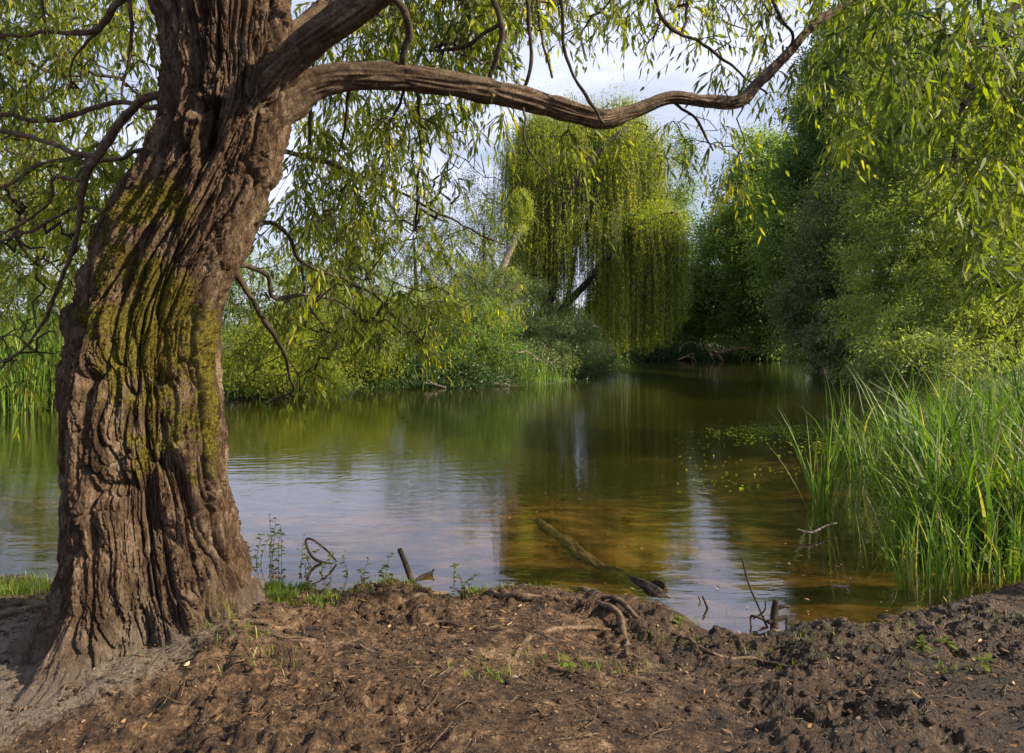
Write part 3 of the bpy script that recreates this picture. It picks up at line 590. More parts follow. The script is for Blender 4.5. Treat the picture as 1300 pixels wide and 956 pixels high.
# ------------------------------------------------------------------ trees and shrubs round the pond
def in_ell(c, r, n, shell=.55):
    d = unit(R.normal(size=(n, 3))); u = R.uniform(0, 1, n)**(1/3); u = shell+(1-shell)*u
    return np.asarray(c)+d*u[:, None]*np.asarray(r)
def tree(name, label, cat, base, Y, blobs, leaf, Ln=.11, W=.045, nat=150, npc=260, cr=.55, tr=.16, tint=.42, tv=.2, group=None, lean=None, hang=.25, tips=True, woody='farbark', flat=.6, hold=.25):
    """blobs: (px,row,dist,half width px,half height px); base: pixel column of the stem"""
    bx = (base-650)/F*Y; bz = gh(bx, Y)[0]; root = empty(name, (bx, Y, bz), label, cat, group)
    A = []; tot = sum(b[3]*b[4] for b in blobs)
    for (px, py, y, a, b) in blobs:
        n = max(6, int(nat*a*b/tot)); A.append(in_ell(at(px, py, y), (a/F*y, max(.8, (a+b)*.42/F*y), b/F*y), n))
    A = np.concatenate(A); A = A[A[:, 2] > .25+max(bz, 0)*.8]
    topz = A[:, 2].max(); c = A.mean(0); tz_ = bz+(topz-bz)*.72
    tx = lean if lean is not None else (c[0]-bx)*.7
    S = catmull([(bx, Y, bz-.2), (bx+tx*.15, Y, bz+(tz_-bz)*.35), (bx+tx*.55, Y+.1, bz+(tz_-bz)*.7), (bx+tx, c[1], tz_)], 24)
    tb = Bag(); tube(tb, S, np.linspace(tr, tr*.3, 24), 10, .5, .3); tb.build('trunk', M[woody], root, True)
    ch, cn = branch(S[5:], A, wob=.09, sag=.04)
    bb = Bag(); branches_mesh(bb, ch, cn, tr*.06, .42)
    # leaf clumps, elongated away from the stem
    n = len(A); ax = unit(A-np.array([c[0], c[1], c[2]-.4*(topz-bz)*.5])); k = npc
    g = np.clip(R.normal(0, 1, (n, k, 3)), -1.7, 1.7); u = np.clip(R.normal(0, 1, (n, k, 1)), -1.6, 1.6)
    s = cr*R.uniform(.6, 1.35, (n, 1, 1)); off = g*s*np.array([.6, .6, flat*.6])+ax[:, None]*u*s*.7
    off[..., 2] -= hang*np.abs(u[..., 0])*s[..., 0]
    P = (A[:, None]+off).reshape(-1, 3)
    # keep leaves gathered into small sprays: gaps between them stay open
    q = noise(P*2.6/cr*.55, 91)+.5*noise(P*6.0/cr*.55, 92)
    kp = (q > np.quantile(q, hold)) & (P[:, 2] > .04); P = P[kp]
    D = (ax[:, None]+0*off).reshape(-1, 3)[kp]*.5+R.normal(0, .6, P.shape)+np.array([0, 0, -hang])
    tt = np.repeat(np.clip(R.normal(tint, tv*.7, n), 0, 1), k)[kp]+.16*noise(P*.5, 95)+R.normal(0, tv*.6, len(P))
    lb = Bag(); leaves(lb, P, D, Ln*R.uniform(.6, 1.25, len(P)), W*R.uniform(.7, 1.2, len(P)), np.clip(tt, 0, 1), False, .1)
    join_bags('crown', [(lb, M[leaf]), (bb, M[woody])], root); return root
G1 = 'far trees behind the left bank'; G2 = 'tall trees on the right bank'; G3 = 'bushes along the left bank'
# far left and centre background
tree('tree', 'hazy grey-green tree top just left of the weeping willow', 'tree', 615, 56, [(612, 270, 56, 34, 52), (590, 320, 56, 40, 50), (640, 330, 57, 36, 60)], 'far', .17, .07, 110, 260, .85, .3, group=G1, hold=.35)
tree('tree', 'dark distant tree seen through the middle of the hanging willow leaves', 'tree', 530, 60, [(528, 290, 60, 46, 48), (520, 350, 60, 62, 50)], 'far', .18, .07, 100, 260, .95, .3, .3, group=G1, hold=.35)
tree('tree', 'distant green tree low behind the bright shrubs of the left bank', 'tree', 440, 46, [(450, 365, 46, 55, 36), (405, 375, 46, 45, 34)], 'mid', .16, .06, 80, 240, .8, .3, group=G1)
tree('tree', 'distant green tree just right of the mossy trunk behind the bushes', 'tree', 330, 40, [(330, 360, 40, 60, 42), (280, 372, 40, 55, 40)], 'mid', .15, .06, 80, 240, .8, .3, .5, group=G1)
tree('tree', 'leafy green tree behind the reeds left of the mossy trunk', 'tree', 40, 26, [(50, 330, 26, 64, 80), (20, 250, 26, 66, 70), (110, 290, 27, 50, 60), (80, 390, 25, 60, 50)], 'olive', .13, .04, 120, 320, .6, .2, .5, group=G1)
tree('tree', 'leafy tree at the far left edge beyond the reeds', 'tree', -50, 24, [(-60, 320, 24, 80, 90), (-20, 390, 24, 50, 50)], 'mid', .13, .04, 100, 260, .6, .2, group=G1)
tree('tree', 'small tree showing between the reeds and the left side of the mossy trunk', 'tree', 130, 28, [(130, 380, 28, 50, 46), (190, 360, 28, 60, 60)], 'bright', .13, .045, 70, 260, .55, .15, .35, group=G1)
# behind and right of the weeping willow
tree('tree', 'dark tree with open crown right behind the weeping willow', 'tree', 850, 52, [(858, 215, 52, 26, 46), (845, 290, 52, 36, 60), (880, 360, 52, 30, 60)], 'mid', .18, .08, 130, 260, .8, .3, .22, group=G2, hold=.4)
tree('tree', 'slim pale tree in the sky gap right of the weeping willow', 'tree', 893, 50, [(893, 350, 50, 16, 80), (902, 400, 50, 26, 50)], 'grey', .15, .05, 60, 200, .6, .2, .4, group=G2, hold=.45)
tree('tree', 'tall grey-green tree with a sloping left edge on the far right bank', 'tree', 945, 46, [(968, 205, 46, 34, 36), (942, 265, 46, 30, 55), (925, 340, 45, 42, 70), (970, 320, 44, 42, 90)], 'mid', .19, .10, 330, 380, .85, .35, .5, group=G2, hold=.3)
tree('tree', 'tallest dark green tree on the right bank reaching the top of the sky gap', 'tree', 1040, 37, [(1062, 110, 37, 36, 66), (1036, 175, 37, 32, 66), (1075, 210, 37, 60, 90), (1020, 290, 37, 44, 90), (1090, 60, 37, 40, 60), (1120, 150, 36, 50, 100)], 'mid', .17, .09, 620, 420, .8, .4, .38, group=G2, hold=.25)
tree('tree', 'sunlit light green tree on the far bank behind the dead branches', 'tree', 885, 47, [(880, 385, 46.5, 40, 46), (840, 395, 46.5, 36, 44), (925, 395, 46, 36, 44)], 'bright', .16, .08, 230, 400, .7, .2, .35, group=G2)
tree('tree', 'green tree leaning over the far corner of the pond', 'tree', 985, 44, [(975, 385, 43, 46, 56), (1010, 360, 42, 40, 60)], 'mid', .17, .08, 230, 400, .7, .2, .42, group=G2)
tree('grey_willow', 'grey-leaved willow hanging over the dark water on the right bank', 'tree', 1085, 29, [(1065, 300, 29, 50, 80), (1040, 380, 29, 44, 56), (1085, 420, 27, 50, 40), (1100, 230, 29, 46, 60), (1050, 430, 29, 40, 26)], 'grey', .14, .05, 360, 480, .55, .22, .42, group=G2, hang=.5, hold=.3)
tree('tree', 'dense tree at the right edge behind the feathery willow', 'tree', 1290, 24, [(1290, 120, 24, 110, 130), (1240, 260, 24, 110, 130), (1180, 160, 26, 70, 90), (1250, 380, 22, 120, 80)], 'mid', .14, .07, 360, 400, .65, .35, .35, group=G2)
tree('willow_tree', 'feathery yellow-green willow over the reeds on the right bank', 'tree', 1235, 13.5, [(1215, 170, 13.5, 100, 90), (1150, 300, 13, 66, 60), (1240, 320, 12, 90, 100), (1140, 380, 12.5, 46, 44), (1210, 420, 11.5, 90, 50), (1110, 150, 14, 40, 50), (1290, 190, 13, 50, 120), (1150, 90, 14.5, 60, 60), (1100, 230, 14, 30, 50), (1160, 440, 11, 50, 30)], 'olive', .10, .024, 560, 420, .3, .16, .45, hang=.25, hold=.38)
tree('willow_shrub', 'low feathery shrub at the waterline left of the tall reeds', 'shrub', 1150, 11, [(1135, 475, 11, 38, 30), (1175, 470, 10.5, 40, 34)], 'grey', .075, .017, 60, 380, .22, .05, .55, hang=.2, hold=.35)
# left bank shrubs
tree('shrub', 'bright low shrub at the waterline just right of the mossy trunk', 'shrub', 350, 17.6, [(335, 455, 17.6, 50, 40), (385, 470, 17.6, 42, 28)], 'bright', .09, .03, 130, 330, .38, .08, .5, group=G3)
tree('shrub', 'rounded sunlit shrub behind the low hanging twigs', 'shrub', 420, 21.5, [(420, 425, 21.5, 60, 50), (455, 450, 21, 40, 30)], 'bright', .10, .032, 140, 320, .42, .08, .45, group=G3)
tree('shrub', 'broad light green shrub in the middle of the left bank', 'shrub', 515, 24, [(510, 415, 24, 60, 44), (560, 420, 24, 46, 44)], 'olive', .10, .035, 140, 320, .45, .08, .5, group=G3)
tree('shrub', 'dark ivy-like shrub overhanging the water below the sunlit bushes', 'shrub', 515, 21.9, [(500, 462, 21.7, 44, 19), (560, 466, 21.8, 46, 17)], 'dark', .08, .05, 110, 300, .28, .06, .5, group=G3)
tree('shrub', 'mid green shrub with bare twigs below it beside the dark hollow', 'shrub', 600, 24, [(595, 420, 24, 46, 42), (630, 440, 23.5, 36, 30), (575, 455, 23, 40, 20)], 'mid', .10, .035, 140, 320, .42, .08, .5, group=G3)
tree('grey_willow', 'grey-green bushy willow left of the weeping willow foot', 'tree', 655, 28, [(640, 385, 28, 50, 46), (670, 420, 27, 40, 34), (610, 370, 29, 40, 36)], 'grey', .10, .03, 170, 340, .42, .12, .5, group=G3)
tree('shrub', 'grey-green shrub leaning over the water in front of the weeping willow', 'shrub', 700, 25.5, [(720, 430, 25.5, 38, 26), (690, 455, 25, 40, 24), (740, 445, 26.5, 24, 20)], 'grey', .09, .026, 130, 340, .32, .07, .6, group=G3)
# low growth along the far bank
def under(name, label, lst, leaf, n, group=None, h=(.3, 1.2), kind='stuff', cr=.35, Ln=.11, tint=.45):
    b = Bag()
    for (x0, y0, x1, y1) in lst:
        t = R.uniform(0, 1, n); X = x0+(x1-x0)*t+R.normal(0, .5, n); Yy = y0+(y1-y0)*t+R.normal(0, .5, n)
        Z = np.abs(R.normal(0, .5, n))*h[1]*.8+.06+.25*noise(np.stack([X, Yy, 0*X], -1)*.8, 3); Z = np.clip(Z, .05, None)
        P = np.stack([X, Yy, Z], -1)
        leaves(b, P, R.normal(0, 1, P.shape)+np.array([0, 0, -.2]), Ln*R.uniform(.6, 1.2, n), Ln*.4, np.clip(tint+.3*noise(P*1.3, 5)+R.normal(0, .12, n), 0, 1))
    o = b.build(name, M[leaf]); tag(o, label, 'undergrowth', kind=kind)
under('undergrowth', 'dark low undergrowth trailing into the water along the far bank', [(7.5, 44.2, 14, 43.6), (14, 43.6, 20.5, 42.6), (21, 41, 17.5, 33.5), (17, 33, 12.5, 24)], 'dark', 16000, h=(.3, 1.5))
under('undergrowth', 'low green undergrowth at the foot of the left bank bushes', [(-4.8, 20.9, -.5, 21.5), (-.5, 21.5, 2.6, 27), (-11, 15.6, -5, 19.4), (3, 28.5, 5.6, 38)], 'dark', 9000, h=(.2, .6), Ln=.09)  # dark leaf colour paints in the shade of the hollow under the bushes
# a wood beyond everything closes the horizon
b = Bag(); n = 150000; X = R.uniform(-110, 110, n); Yy = 82+R.normal(0, 3.5, n)+np.abs(X)*.02
top = 3.4+2.0*noise(np.stack([X*.12, 0*X, 0*X], -1), 5)+1.2*noise(np.stack([X*.5, 0*X, 0*X], -1), 6); Z = R.uniform(0, 1, n)**.8*top*1.25
P = np.stack([X, Yy, Z], -1); leaves(b, P, R.normal(0, 1, P.shape), .42*R.uniform(.6, 1.2, n), .22, np.clip(.45+.3*noise(P*.25, 8)+R.normal(0, .12, n), 0, 1))
tag(b.build('treeline', M['far']), 'distant low wood closing the view behind the pond', 'woodland', kind='stuff')

# ------------------------------------------------------------------ weeping willow
Yw = 34.; wb = at(690, 455, Yw); ww = empty('weeping_willow', (wb[0], Yw, .2), 'large weeping willow with curtains of yellow-green strands on the far left bank', 'tree')
def wp(*pts): return [at(px, py, y) for px, py, y in pts]
wl = [(wp((688, 462, 34), (690, 410, 34), (702, 350, 34), (716, 290, 34), (722, 235, 34.3), (735, 185, 34.5), (750, 150, 34.6)), .42, .10),
      (wp((702, 350, 33.5), (716, 265, 31.4), (742, 212, 30.6), (772, 183, 30.6), (800, 160, 31)), .30, .10),
      (wp((700, 380, 34), (690, 300, 34.5), (672, 230, 35), (660, 180, 35.4)), .22, .05),
      (wp((706, 400, 33.5), (742, 362, 32.4), (768, 330, 31.4), (808, 292, 30.4), (850, 270, 30.2), (866, 285, 30.2)), .17, .05),
      (wp((712, 320, 34), (760, 270, 35.5), (800, 220, 36.5), (830, 180, 37)), .2, .05),
      (wp((690, 430, 34), (712, 405, 33.2), (722, 370, 32.6), (735, 300, 32)), .2, .05)]
sk = []
for k, (P, r0, r1) in enumerate(wl):
    Q = catmull(P, 40); b = Bag(); tube(b, Q, np.linspace(r0, r1, 40), 12, .5, .3); b.build('trunk' if k == 0 else 'limb', M['farbark'], ww, True); sk.append(Q[10 if k == 0 else 4:])
sk = np.concatenate(sk)
def dome(n, cx, cy, Y, a, b, dep, lo=.0):
    d = unit(R.normal(size=(n, 3))); d[:, 2] = np.abs(d[:, 2])*(1-lo)+lo*d[:, 2]; u = R.uniform(.35, 1, n)[:, None]**.6
    return at(cx, cy, Y)+d*u*np.array([a/F*Y, dep, b/F*Y])
WA = np.concatenate([dome(250, 742, 215, 34, 104, 88, 4.2), dome(120, 678, 240, 34.5, 50, 90, 3.0), dome(50, 775, 160, 34, 50, 36, 2.5), dome(60, 700, 175, 34, 44, 44, 2.5), dome(60, 800, 225, 33.5, 50, 66, 3.4), dome(60, 842, 292, 30.4, 32, 30, 1.2), dome(90, 745, 300, 33, 95, 60, 4.0), dome(35, 790, 360, 32.5, 50, 40, 2.5)])
WA = WA[noise(WA*.75, 44)+.4*noise(WA*2., 45)+.12*R.normal(size=len(WA)) > -.24]
ch, cn = branch(sk, WA, wob=.08, sag=.10); wbb = Bag(); branches_mesh(wbb, ch, cn, .014, .42)
per = 9; n = len(WA)*per; st = np.repeat(WA, per, 0)+R.normal(0, .27, (n, 3)); tn = np.repeat(R.normal(.48, .2, len(WA)), per)+R.normal(0, .08, n)
spx = 650+F*st[:, 0]/st[:, 1]
bot = np.interp(spx, [630, 660, 690, 720, 735, 790, 800, 850, 875], [2.6, 2.2, 1.7, 1.2, .5, .35, .5, .8, 2.0])
clen = np.repeat(R.uniform(1.4, 8.5, len(WA)), per); lenS = np.minimum(clen*R.uniform(.7, 1.15, n), np.maximum(st[:, 2]-bot-np.repeat(R.exponential(.45, len(WA)), per)-R.exponential(.3, n), .5))
t = np.linspace(0, 1, 6); sway = np.repeat(R.normal(0, .16, (len(WA), 2)), per, 0)+R.normal(0, .10, (n, 2))
SP = np.repeat(st[:, None], 6, 1); SP[..., 2] -= lenS[:, None]*t; SP[..., :2] += sway[:, None]*np.sin(t*2.2)[None, :, None]*lenS[:, None, None]*.22
tubes(wbb, SP, np.full((n, 6), .006), 3)
nl = (lenS/.052).astype(int)+4; idx = np.repeat(np.arange(n), nl); u = R.uniform(0, 1, len(idx))
P = st[idx].copy(); P[:, 2] -= lenS[idx]*u; P[:, :2] += sway[idx]*(np.sin(u*2.2)*lenS[idx]*.22)[:, None]
D = R.normal(0, .42, P.shape)+np.array([0, 0, -1.]); P += R.normal(0, .022, P.shape)
b = Bag(); leaves(b, P, D, .12*R.uniform(.6, 1.2, len(P)), .030, np.clip(tn[idx]+R.normal(0, .12, len(P)), 0, 1), False, .05)
# short upright leaves that round off the top
k = 110; P = np.repeat(WA[:400], k, 0); P = P+R.normal(0, .38, P.shape); leaves(b, P, R.normal(0, .7, P.shape)+np.array([0, 0, -.5]), .11, .03, np.clip(R.normal(.45, .2, len(P)), 0, 1))
join_bags('crown', [(b, M['weeping']), (wbb, M['farbark'])], ww)
# leaning broken stem with a yellow tuft
bs = at(626, 372, 30); sn = empty('leaning_stem', (bs[0], 30, gh(bs[0], 30)[0]), 'bare leaning broken stem with a yellow leafy tuft on top, left of the weeping willow', 'tree')
b = Bag(); Q = catmull([(bs[0]-.8, 30, .3)]+[tuple(at(*p)) for p in [(628, 372, 30), (640, 335, 30), (652, 308, 30), (663, 288, 30)]], 40); tube(b, Q, np.linspace(.2, .13, 40), 12, .5, .15); b.build('trunk', M['dead'], sn, True)
b = Bag(); A2 = in_ell(at(664, 270, 30), (.42, .4, .95), 46, .2); P = np.repeat(A2, 90, 0)+R.normal(0, .13, (46*90, 3)); leaves(b, P, R.normal(0, .5, P.shape)+np.array([0, 0, .4]), .09, .022, np.clip(R.normal(.85, .12, len(P)), 0, 1)); b.build('foliage', M['olive'], sn)
#PART3
# ------------------------------------------------------------------ overhanging willow on the right
ow = empty('willow_tree', (4.75, 3.7, gh(4.75, 3.7)[0]), 'overhanging willow whose large backlit leaves fill the top right corner', 'tree')
b = Bag(); S = catmull([(4.75, 3.7, .1), (4.7, 3.75, 1.5), (4.5, 3.8, 3.0), (4.1, 3.9, 4.2)], 50); tube(b, S, np.linspace(.24, .12, 50), 20, .5, .3); b.build('trunk', M['limb'], ow, True)
os_ = [S[20:]]
for k, lm in enumerate([[(4.5, 3.8, 3.0), (3.6, 3.7, 3.5), (2.9, 3.6, 3.45), (2.4, 3.6, 3.15)], [(4.6, 3.8, 2.4), (3.9, 3.9, 2.9), (3.3, 3.9, 2.8), (2.9, 3.9, 2.45)], [(4.2, 3.9, 4.0), (3.6, 4.4, 4.3), (2.9, 4.7, 4.0), (2.5, 4.8, 3.5)]]):
    Q = catmull(lm, 50); b = Bag(); tube(b, Q, np.linspace(.06, .008, 50), 10, .5, .2); b.build('limb', M['limb'], ow, True); os_.append(Q[8:])
A = clumped([(1085, 1330, -60, 90, 2.7, 4.6, 36), (1180, 1340, 60, 210, 2.7, 4.6, 24), (1215, 1340, 200, 330, 2.9, 4.4, 17), (1030, 1150, -60, 60, 3.4, 5.5, 20), (1040, 1200, 60, 170, 4.0, 5.5, 15), (1250, 1340, 320, 370, 3.2, 4.4, 6), (1340, 1750, -300, 250, 3, 5.5, 24)])  # last region: unseen crown beyond the frame, added for the shadows it casts
ch, cn = branch(np.concatenate(os_), A, wob=.07, sag=.05)
tb = Bag(); lb = Bag(); branches_mesh(tb, ch, cn, .0022, .38)
sprays(lb, tb, A, per=5, tl=(.12, .38), nl=9, Ln=.095, W=.0165, tint=.42, tv=.3, spread=.7)
join_bags('crown', [(lb, M['near_leaf2']), (tb, M['twig'])], ow)

# ------------------------------------------------------------------ reeds and sedges
def clump(name, label, cat, px, row, n, H, W=.014, rad=.09, lean=.18, curl=.7, tint=.42, group=None, Y=None, mat='reed'):
    p = ground_at(px, row, True) if Y is None else np.array([(px-650)/F*Y, Y, 0.]); z = gh(p[0], p[1])[0]; b = Bag()
    P = np.stack([p[0]+R.normal(0, rad, n), p[1]+R.normal(0, rad, n), np.full(n, z-.01)], -1)
    blades(b, P, H*R.uniform(.45, 1.1, n), W*R.uniform(.6, 1.3, n), R.uniform(0, 2*np.pi, n), np.abs(R.normal(0, lean, n)), np.abs(R.normal(curl, .5, n)), np.clip(R.normal(tint, .2, n)+(R.uniform(size=n) < .05)*.5, 0, 1))
    o = b.build(name, M[mat]); return tag(o, label, cat, group)
GC = 'reed clumps at the right water edge'
clump('reed_clump', 'tall thin reed clump standing alone in the water left of the reed bed', 'reeds', 1044, 636, 34, 1.25, .016, .04, .26, .35, .4, GC)
clump('reed_clump', 'reed clump just behind the lone clump, beside the floating weed', 'reeds', 1078, 590, 55, 1.3, .018, .12, .24, .45, .42, GC)
clump('reed_clump', 'short bright green reed tuft in shallow water near the mud', 'reeds', 1148, 738, 20, .42, .011, .025, .1, .3, .72, GC)
clump('reed_clump', 'medium reed tuft between the short tuft and the right edge', 'reeds', 1196, 742, 36, .62, .011, .06, .14, .5, .55, GC)
clump('sedge_clump', 'arching pale sedge drooping over the water below the reed bed', 'sedge', 1140, 655, 30, .75, .010, .06, .55, 1.5, .6, GC)
clump('sedge_clump', 'arching sedge at the right edge above the muddy bank', 'sedge', 1280, 735, 34, .7, .010, .1, .5, 1.5, .55, GC)
clump('reed_clump', 'narrow reed clump at the front left corner of the reed bed', 'reeds', 1110, 612, 60, 1.0, .014, .12, .2, .8, .45, GC)
def bed(name, label, pts, rad, per, H, W, lean, curl, tint, mat='reed', tv=.18, cut=None):
    b = Bag()
    for (x, y, h) in pts:
        n = per; X = x+R.normal(0, rad, n); Yy = y+R.normal(0, rad, n); z = gh(X, Yy); t0 = R.normal(tint, .1)
        blades(b, np.stack([X, Yy, z-.01], -1), H*h*R.uniform(.5, 1.1, n), W*R.uniform(.6, 1.3, n), R.uniform(0, 2*np.pi, n), np.abs(R.normal(0, lean, n)), np.abs(R.normal(curl, curl*.7, n)), np.clip(R.normal(t0, tv, n)+(R.uniform(size=n) < .05)*.5, 0, 1))
    o = b.build(name, M[mat]); return tag(o, label, 'reeds', kind='stuff')
pts = []
for k in range(64):
    v = R.uniform(0, 1); row = 560+150*v**1.1; left = 1135+38*(row-560)/150; px = R.uniform(left, 1380); g = ground_at(px, row, True); pts.append((g[0], g[1], R.uniform(.6, 1.15)*(1.0 if row < 660 else .72)))
bed('reeds', 'dense green reed bed along the right bank of the pond', pts, .17, 46, 1.42, .027, .17, .95, .30, 'reed', .24)
bed('sedge', 'fine arching sedge leaves in front of and between the tall reeds', [(p[0], p[1], 1) for p in pts[:34]], .2, 40, .85, .008, .45, 1.5, .55)
bed('dead_reeds', 'old straw-coloured broken stalks standing among the green reeds', [(p[0], p[1], R.uniform(.5, 1.1)) for p in pts[:44]], .2, 9, 1.3, .009, .3, .8, .5, 'dead_reed')
front = [(g[0], g[1], R.uniform(.5, 1.)) for g in (ground_at(px, row, True) for px, row in [(1160, 705), (1180, 720), (1215, 725), (1240, 712), (1262, 730), (1225, 700), (1190, 700), (1290, 722), (1250, 738), (1125, 680), (1135, 700)])]
bed('reeds', 'thin scattered young reeds in the shallows between the reed bed and the mud', front, .10, 13, .62, .011, .15, .6, .62)
b = Bag(); n = 5200; row = R.uniform(585, 720, n); px = R.uniform(1095, 1330, n)+(row-585)*.2; Y = CAMZ*F/(row-HZ); P = np.stack([(px-650)/F*Y, Y, np.abs(R.normal(0, .09, n))+.01], -1); ok = noise(P*2.4, 31)+.3*R.normal(size=n) > .1; P = P[ok]; m = len(P)
leaves(b, P, R.normal(0, 1, (m, 3)), R.uniform(.02, .045, m), .018, np.clip(R.normal(.5, .22, m), 0, 1), False, 0, N=np.array([0, 0, 1.])+R.normal(0, .5, (m, 3)))
tag(b.build('water_weed', M['near_leaf2']), 'low leafy weed growing at the foot of the reed bed', 'water weed', kind='stuff')
pts = [((px-650)/F*Y, Y, R.uniform(.8, 1.15)) for px, Y in zip(R.uniform(-90, 120, 40), R.uniform(14.8, 16.6, 40))]
bed('reeds', 'tall pale green reed bed left of the mossy trunk across the water', pts, .35, 90, 1.95, .028, .09, .35, .62)
pts = [(x, y, R.uniform(.8, 1.1)) for x, y in zip(R.uniform(7.2, 12.0, 34), R.uniform(44.3, 45.6, 34))]
bed('reeds', 'dark distant reed bed at the end of the pond right of the weeping willow', pts, .3, 60, 1.25, .05, .08, .3, .12)
pts = [((px-650)/F*Y, Y, R.uniform(.6, 1.1)) for px, Y in zip(R.uniform(650, 712, 12), R.uniform(21.8, 24.5, 12))]
bed('reeds', 'sparse reeds in front of the shrubs below the weeping willow', pts, .25, 34, .95, .022, .15, .4, .6)

# ------------------------------------------------------------------ grass on the near bank
def turf(label, pts, n, H, tint=.5, rad=.1, lean=.35):
    b = Bag()
    for px, row, r, k in pts:
        g = ground_at(px, row); m = int(n*k); X = g[0]+R.normal(0, r*1.6, m); Yy = g[1]+R.normal(0, r*.75, m); z = gh(X, Yy); ok = z > -.01
        q = noise(np.stack([X, Yy, 0*X], -1)*9, 15)+.6*R.normal(size=m); ok &= q > -.1
        X, Yy, z = X[ok], Yy[ok], z[ok]; m = len(X)
        blades(b, np.stack([X, Yy, z-.008], -1), H*R.uniform(.4, 1.2, m), R.uniform(.002, .0045, m), R.uniform(0, 2*np.pi, m), np.abs(R.normal(0, lean, m)), R.uniform(.2, 1.6, m), np.clip(R.normal(tint, .24, m), 0, 1), 4)
    return tag(b.build('grass', M['grass']), label, 'grass', kind='stuff')
turf('short sunlit grass on the bank edge left of the mossy trunk', [(10, 752, .13, 1), (45, 748, .1, 1), (-40, 758, .2, 1.2), (80, 745, .1, .6)], 1500, .065, .5)
turf('patch of short grass on the bank right of the mossy trunk', [(345, 748, .06, 1), (370, 765, .07, 1), (340, 775, .05, .5), (395, 775, .05, .5), (390, 750, .05, .6), (275, 800, .05, .35), (320, 740, .05, .7), (300, 820, .08, .25)], 1000, .055, .45)
turf('thin mossy grass along the top edge of the bank', [(505, 745, .06, 1), (530, 748, .05, .8), (690, 742, .06, .8), (715, 742, .05, .6), (640, 748, .1, .3), (450, 752, .05, .4), (600, 752, .04, .3)], 700, .04, .5)
turf('scattered grass shoots on the dark mud', [(px, py, .06, .12) for px, py in [(850, 815), (900, 800), (700, 840), (640, 860), (620, 855), (760, 850), (1060, 815), (1130, 800), (1250, 790), (1200, 850), (980, 830), (560, 850), (1020, 850), (830, 850)]], 400, .05, .5)
# dead reed stalks and litter
b = Bag(); n = 2600; px = R.uniform(-30, 1330, n); X = R.uniform(-3.0, 3.6, n); Yy = R.uniform(2.2, 4.6, n); z, d = height(X, Yy); ok = (d < -.03) & (noise(np.stack([X, Yy, 0*X], -1)*2.2, 19)+.5*R.normal(size=n) > -.1); X, Yy, z = X[ok], Yy[ok], z[ok]; m = len(X)
D = R.normal(0, 1, (m, 3)); D[:, 2] = R.normal(.05, .12, m)
leaves(b, np.stack([X, Yy, z+.008], -1), D, R.uniform(.012, .055, m), R.uniform(.004, .014, m), np.clip(R.normal(.3, .28, m), 0, 1), True, 0, N=np.array([0, 0, 1.])+R.normal(0, .45, (m, 3)))
tag(b.build('leaf_litter', M['litter']), 'scattered brown and yellow fallen leaves on the bank', 'fallen leaves', kind='stuff')
b = Bag(); n = 34000; X = R.uniform(-3.0, 3.6, n); Yy = R.uniform(2.1, 4.7, n); z, d = height(X, Yy); ok = d < -.01; X, Yy, z = X[ok], Yy[ok], z[ok]; m = len(X)
D = R.normal(0, 1, (m, 3)); D[:, 2] = R.normal(.1, .4, m)
leaves(b, np.stack([X, Yy, z+.003], -1), D, R.uniform(.004, .018, m), R.uniform(.002, .008, m), np.clip(R.beta(1.3, 2.6, m), 0, 1), False, 0, N=np.array([0, 0, 1.])+R.normal(0, .8, (m, 3)))
tag(b.build('debris', M['crumb']), 'fine crumbs of bark, soil and rotted leaves on the bank', 'soil', kind='stuff')
b = Bag(); n = 1700; X = R.uniform(-3.0, 3.6, n); Yy = R.uniform(2.2, 4.8, n); z, d = height(X, Yy); ok = (d < -.0); X, Yy, z = X[ok], Yy[ok], z[ok]; m = len(X)
a = R.uniform(0, np.pi, m); l = R.uniform(.02, .12, m)[:, None]; dr = np.stack([np.cos(a), np.sin(a), 0*a], -1); c = np.stack([X, Yy, z], -1)
t = np.linspace(-.5, .5, 4); PP = c[:, None]+dr[:, None]*(l*t)[..., None]+R.normal(0, .003, (m, 4, 3))
PP[..., 2] = height(PP[..., 0], PP[..., 1])[0]+.004+R.uniform(0, .012, (m, 1)); tubes(b, PP, np.repeat(R.uniform(.0008, .0026, m)[:, None], 4, 1), 4)
tag(b.build('twig_litter', M['root']), 'scattered small dry twigs and stalks on the bank', 'twigs', kind='stuff')
# clods of earth
ic = []
import bmesh
bm = bmesh.new(); bmesh.ops.create_icosphere(bm, subdivisions=1, radius=1); IV = np.array([v.co[:] for v in bm.verts]); IF = np.array([[v.index for v in f.verts] for f in bm.faces]); bm.free()
b = Bag(); n = 5200; X = R.uniform(-2.6, 3.6, n); Yy = R.uniform(2.3, 4.6, n); z, d = height(X, Yy); ok = (d < -.01); X, Yy, z = X[ok], Yy[ok], z[ok]; m = len(X)
s = np.exp(R.normal(-5.15, .48, m)); V = IV[None]*(1+.5*noise(IV[None]*1.3+R.uniform(0, 99, (m, 1, 3)), 2))[..., None]*s[:, None, None]*np.array([1.2, 1, .7])+np.stack([X, Yy, z+s*.2], -1)[:, None]
b.add(V.reshape(-1, 3), None, (np.arange(m)*len(IV))[:, None, None].repeat(len(IF), 1).reshape(-1, 1)+np.tile(IF, (m, 1)))
cl = b.build('clods', M['ground'], None, True)
me = cl.data; at_ = me.attributes.new('wet', 'FLOAT', 'POINT'); vx = np.empty(len(me.vertices)*3, np.float32); me.vertices.foreach_get('co', vx); vx = vx.reshape(-1, 3); at_.data.foreach_set('value', (smooth(.35, 1.3, vx[:, 0])*.75).astype(np.float32))
tag(cl, 'small crumbly clods of earth on the bank', 'soil', kind='stuff')

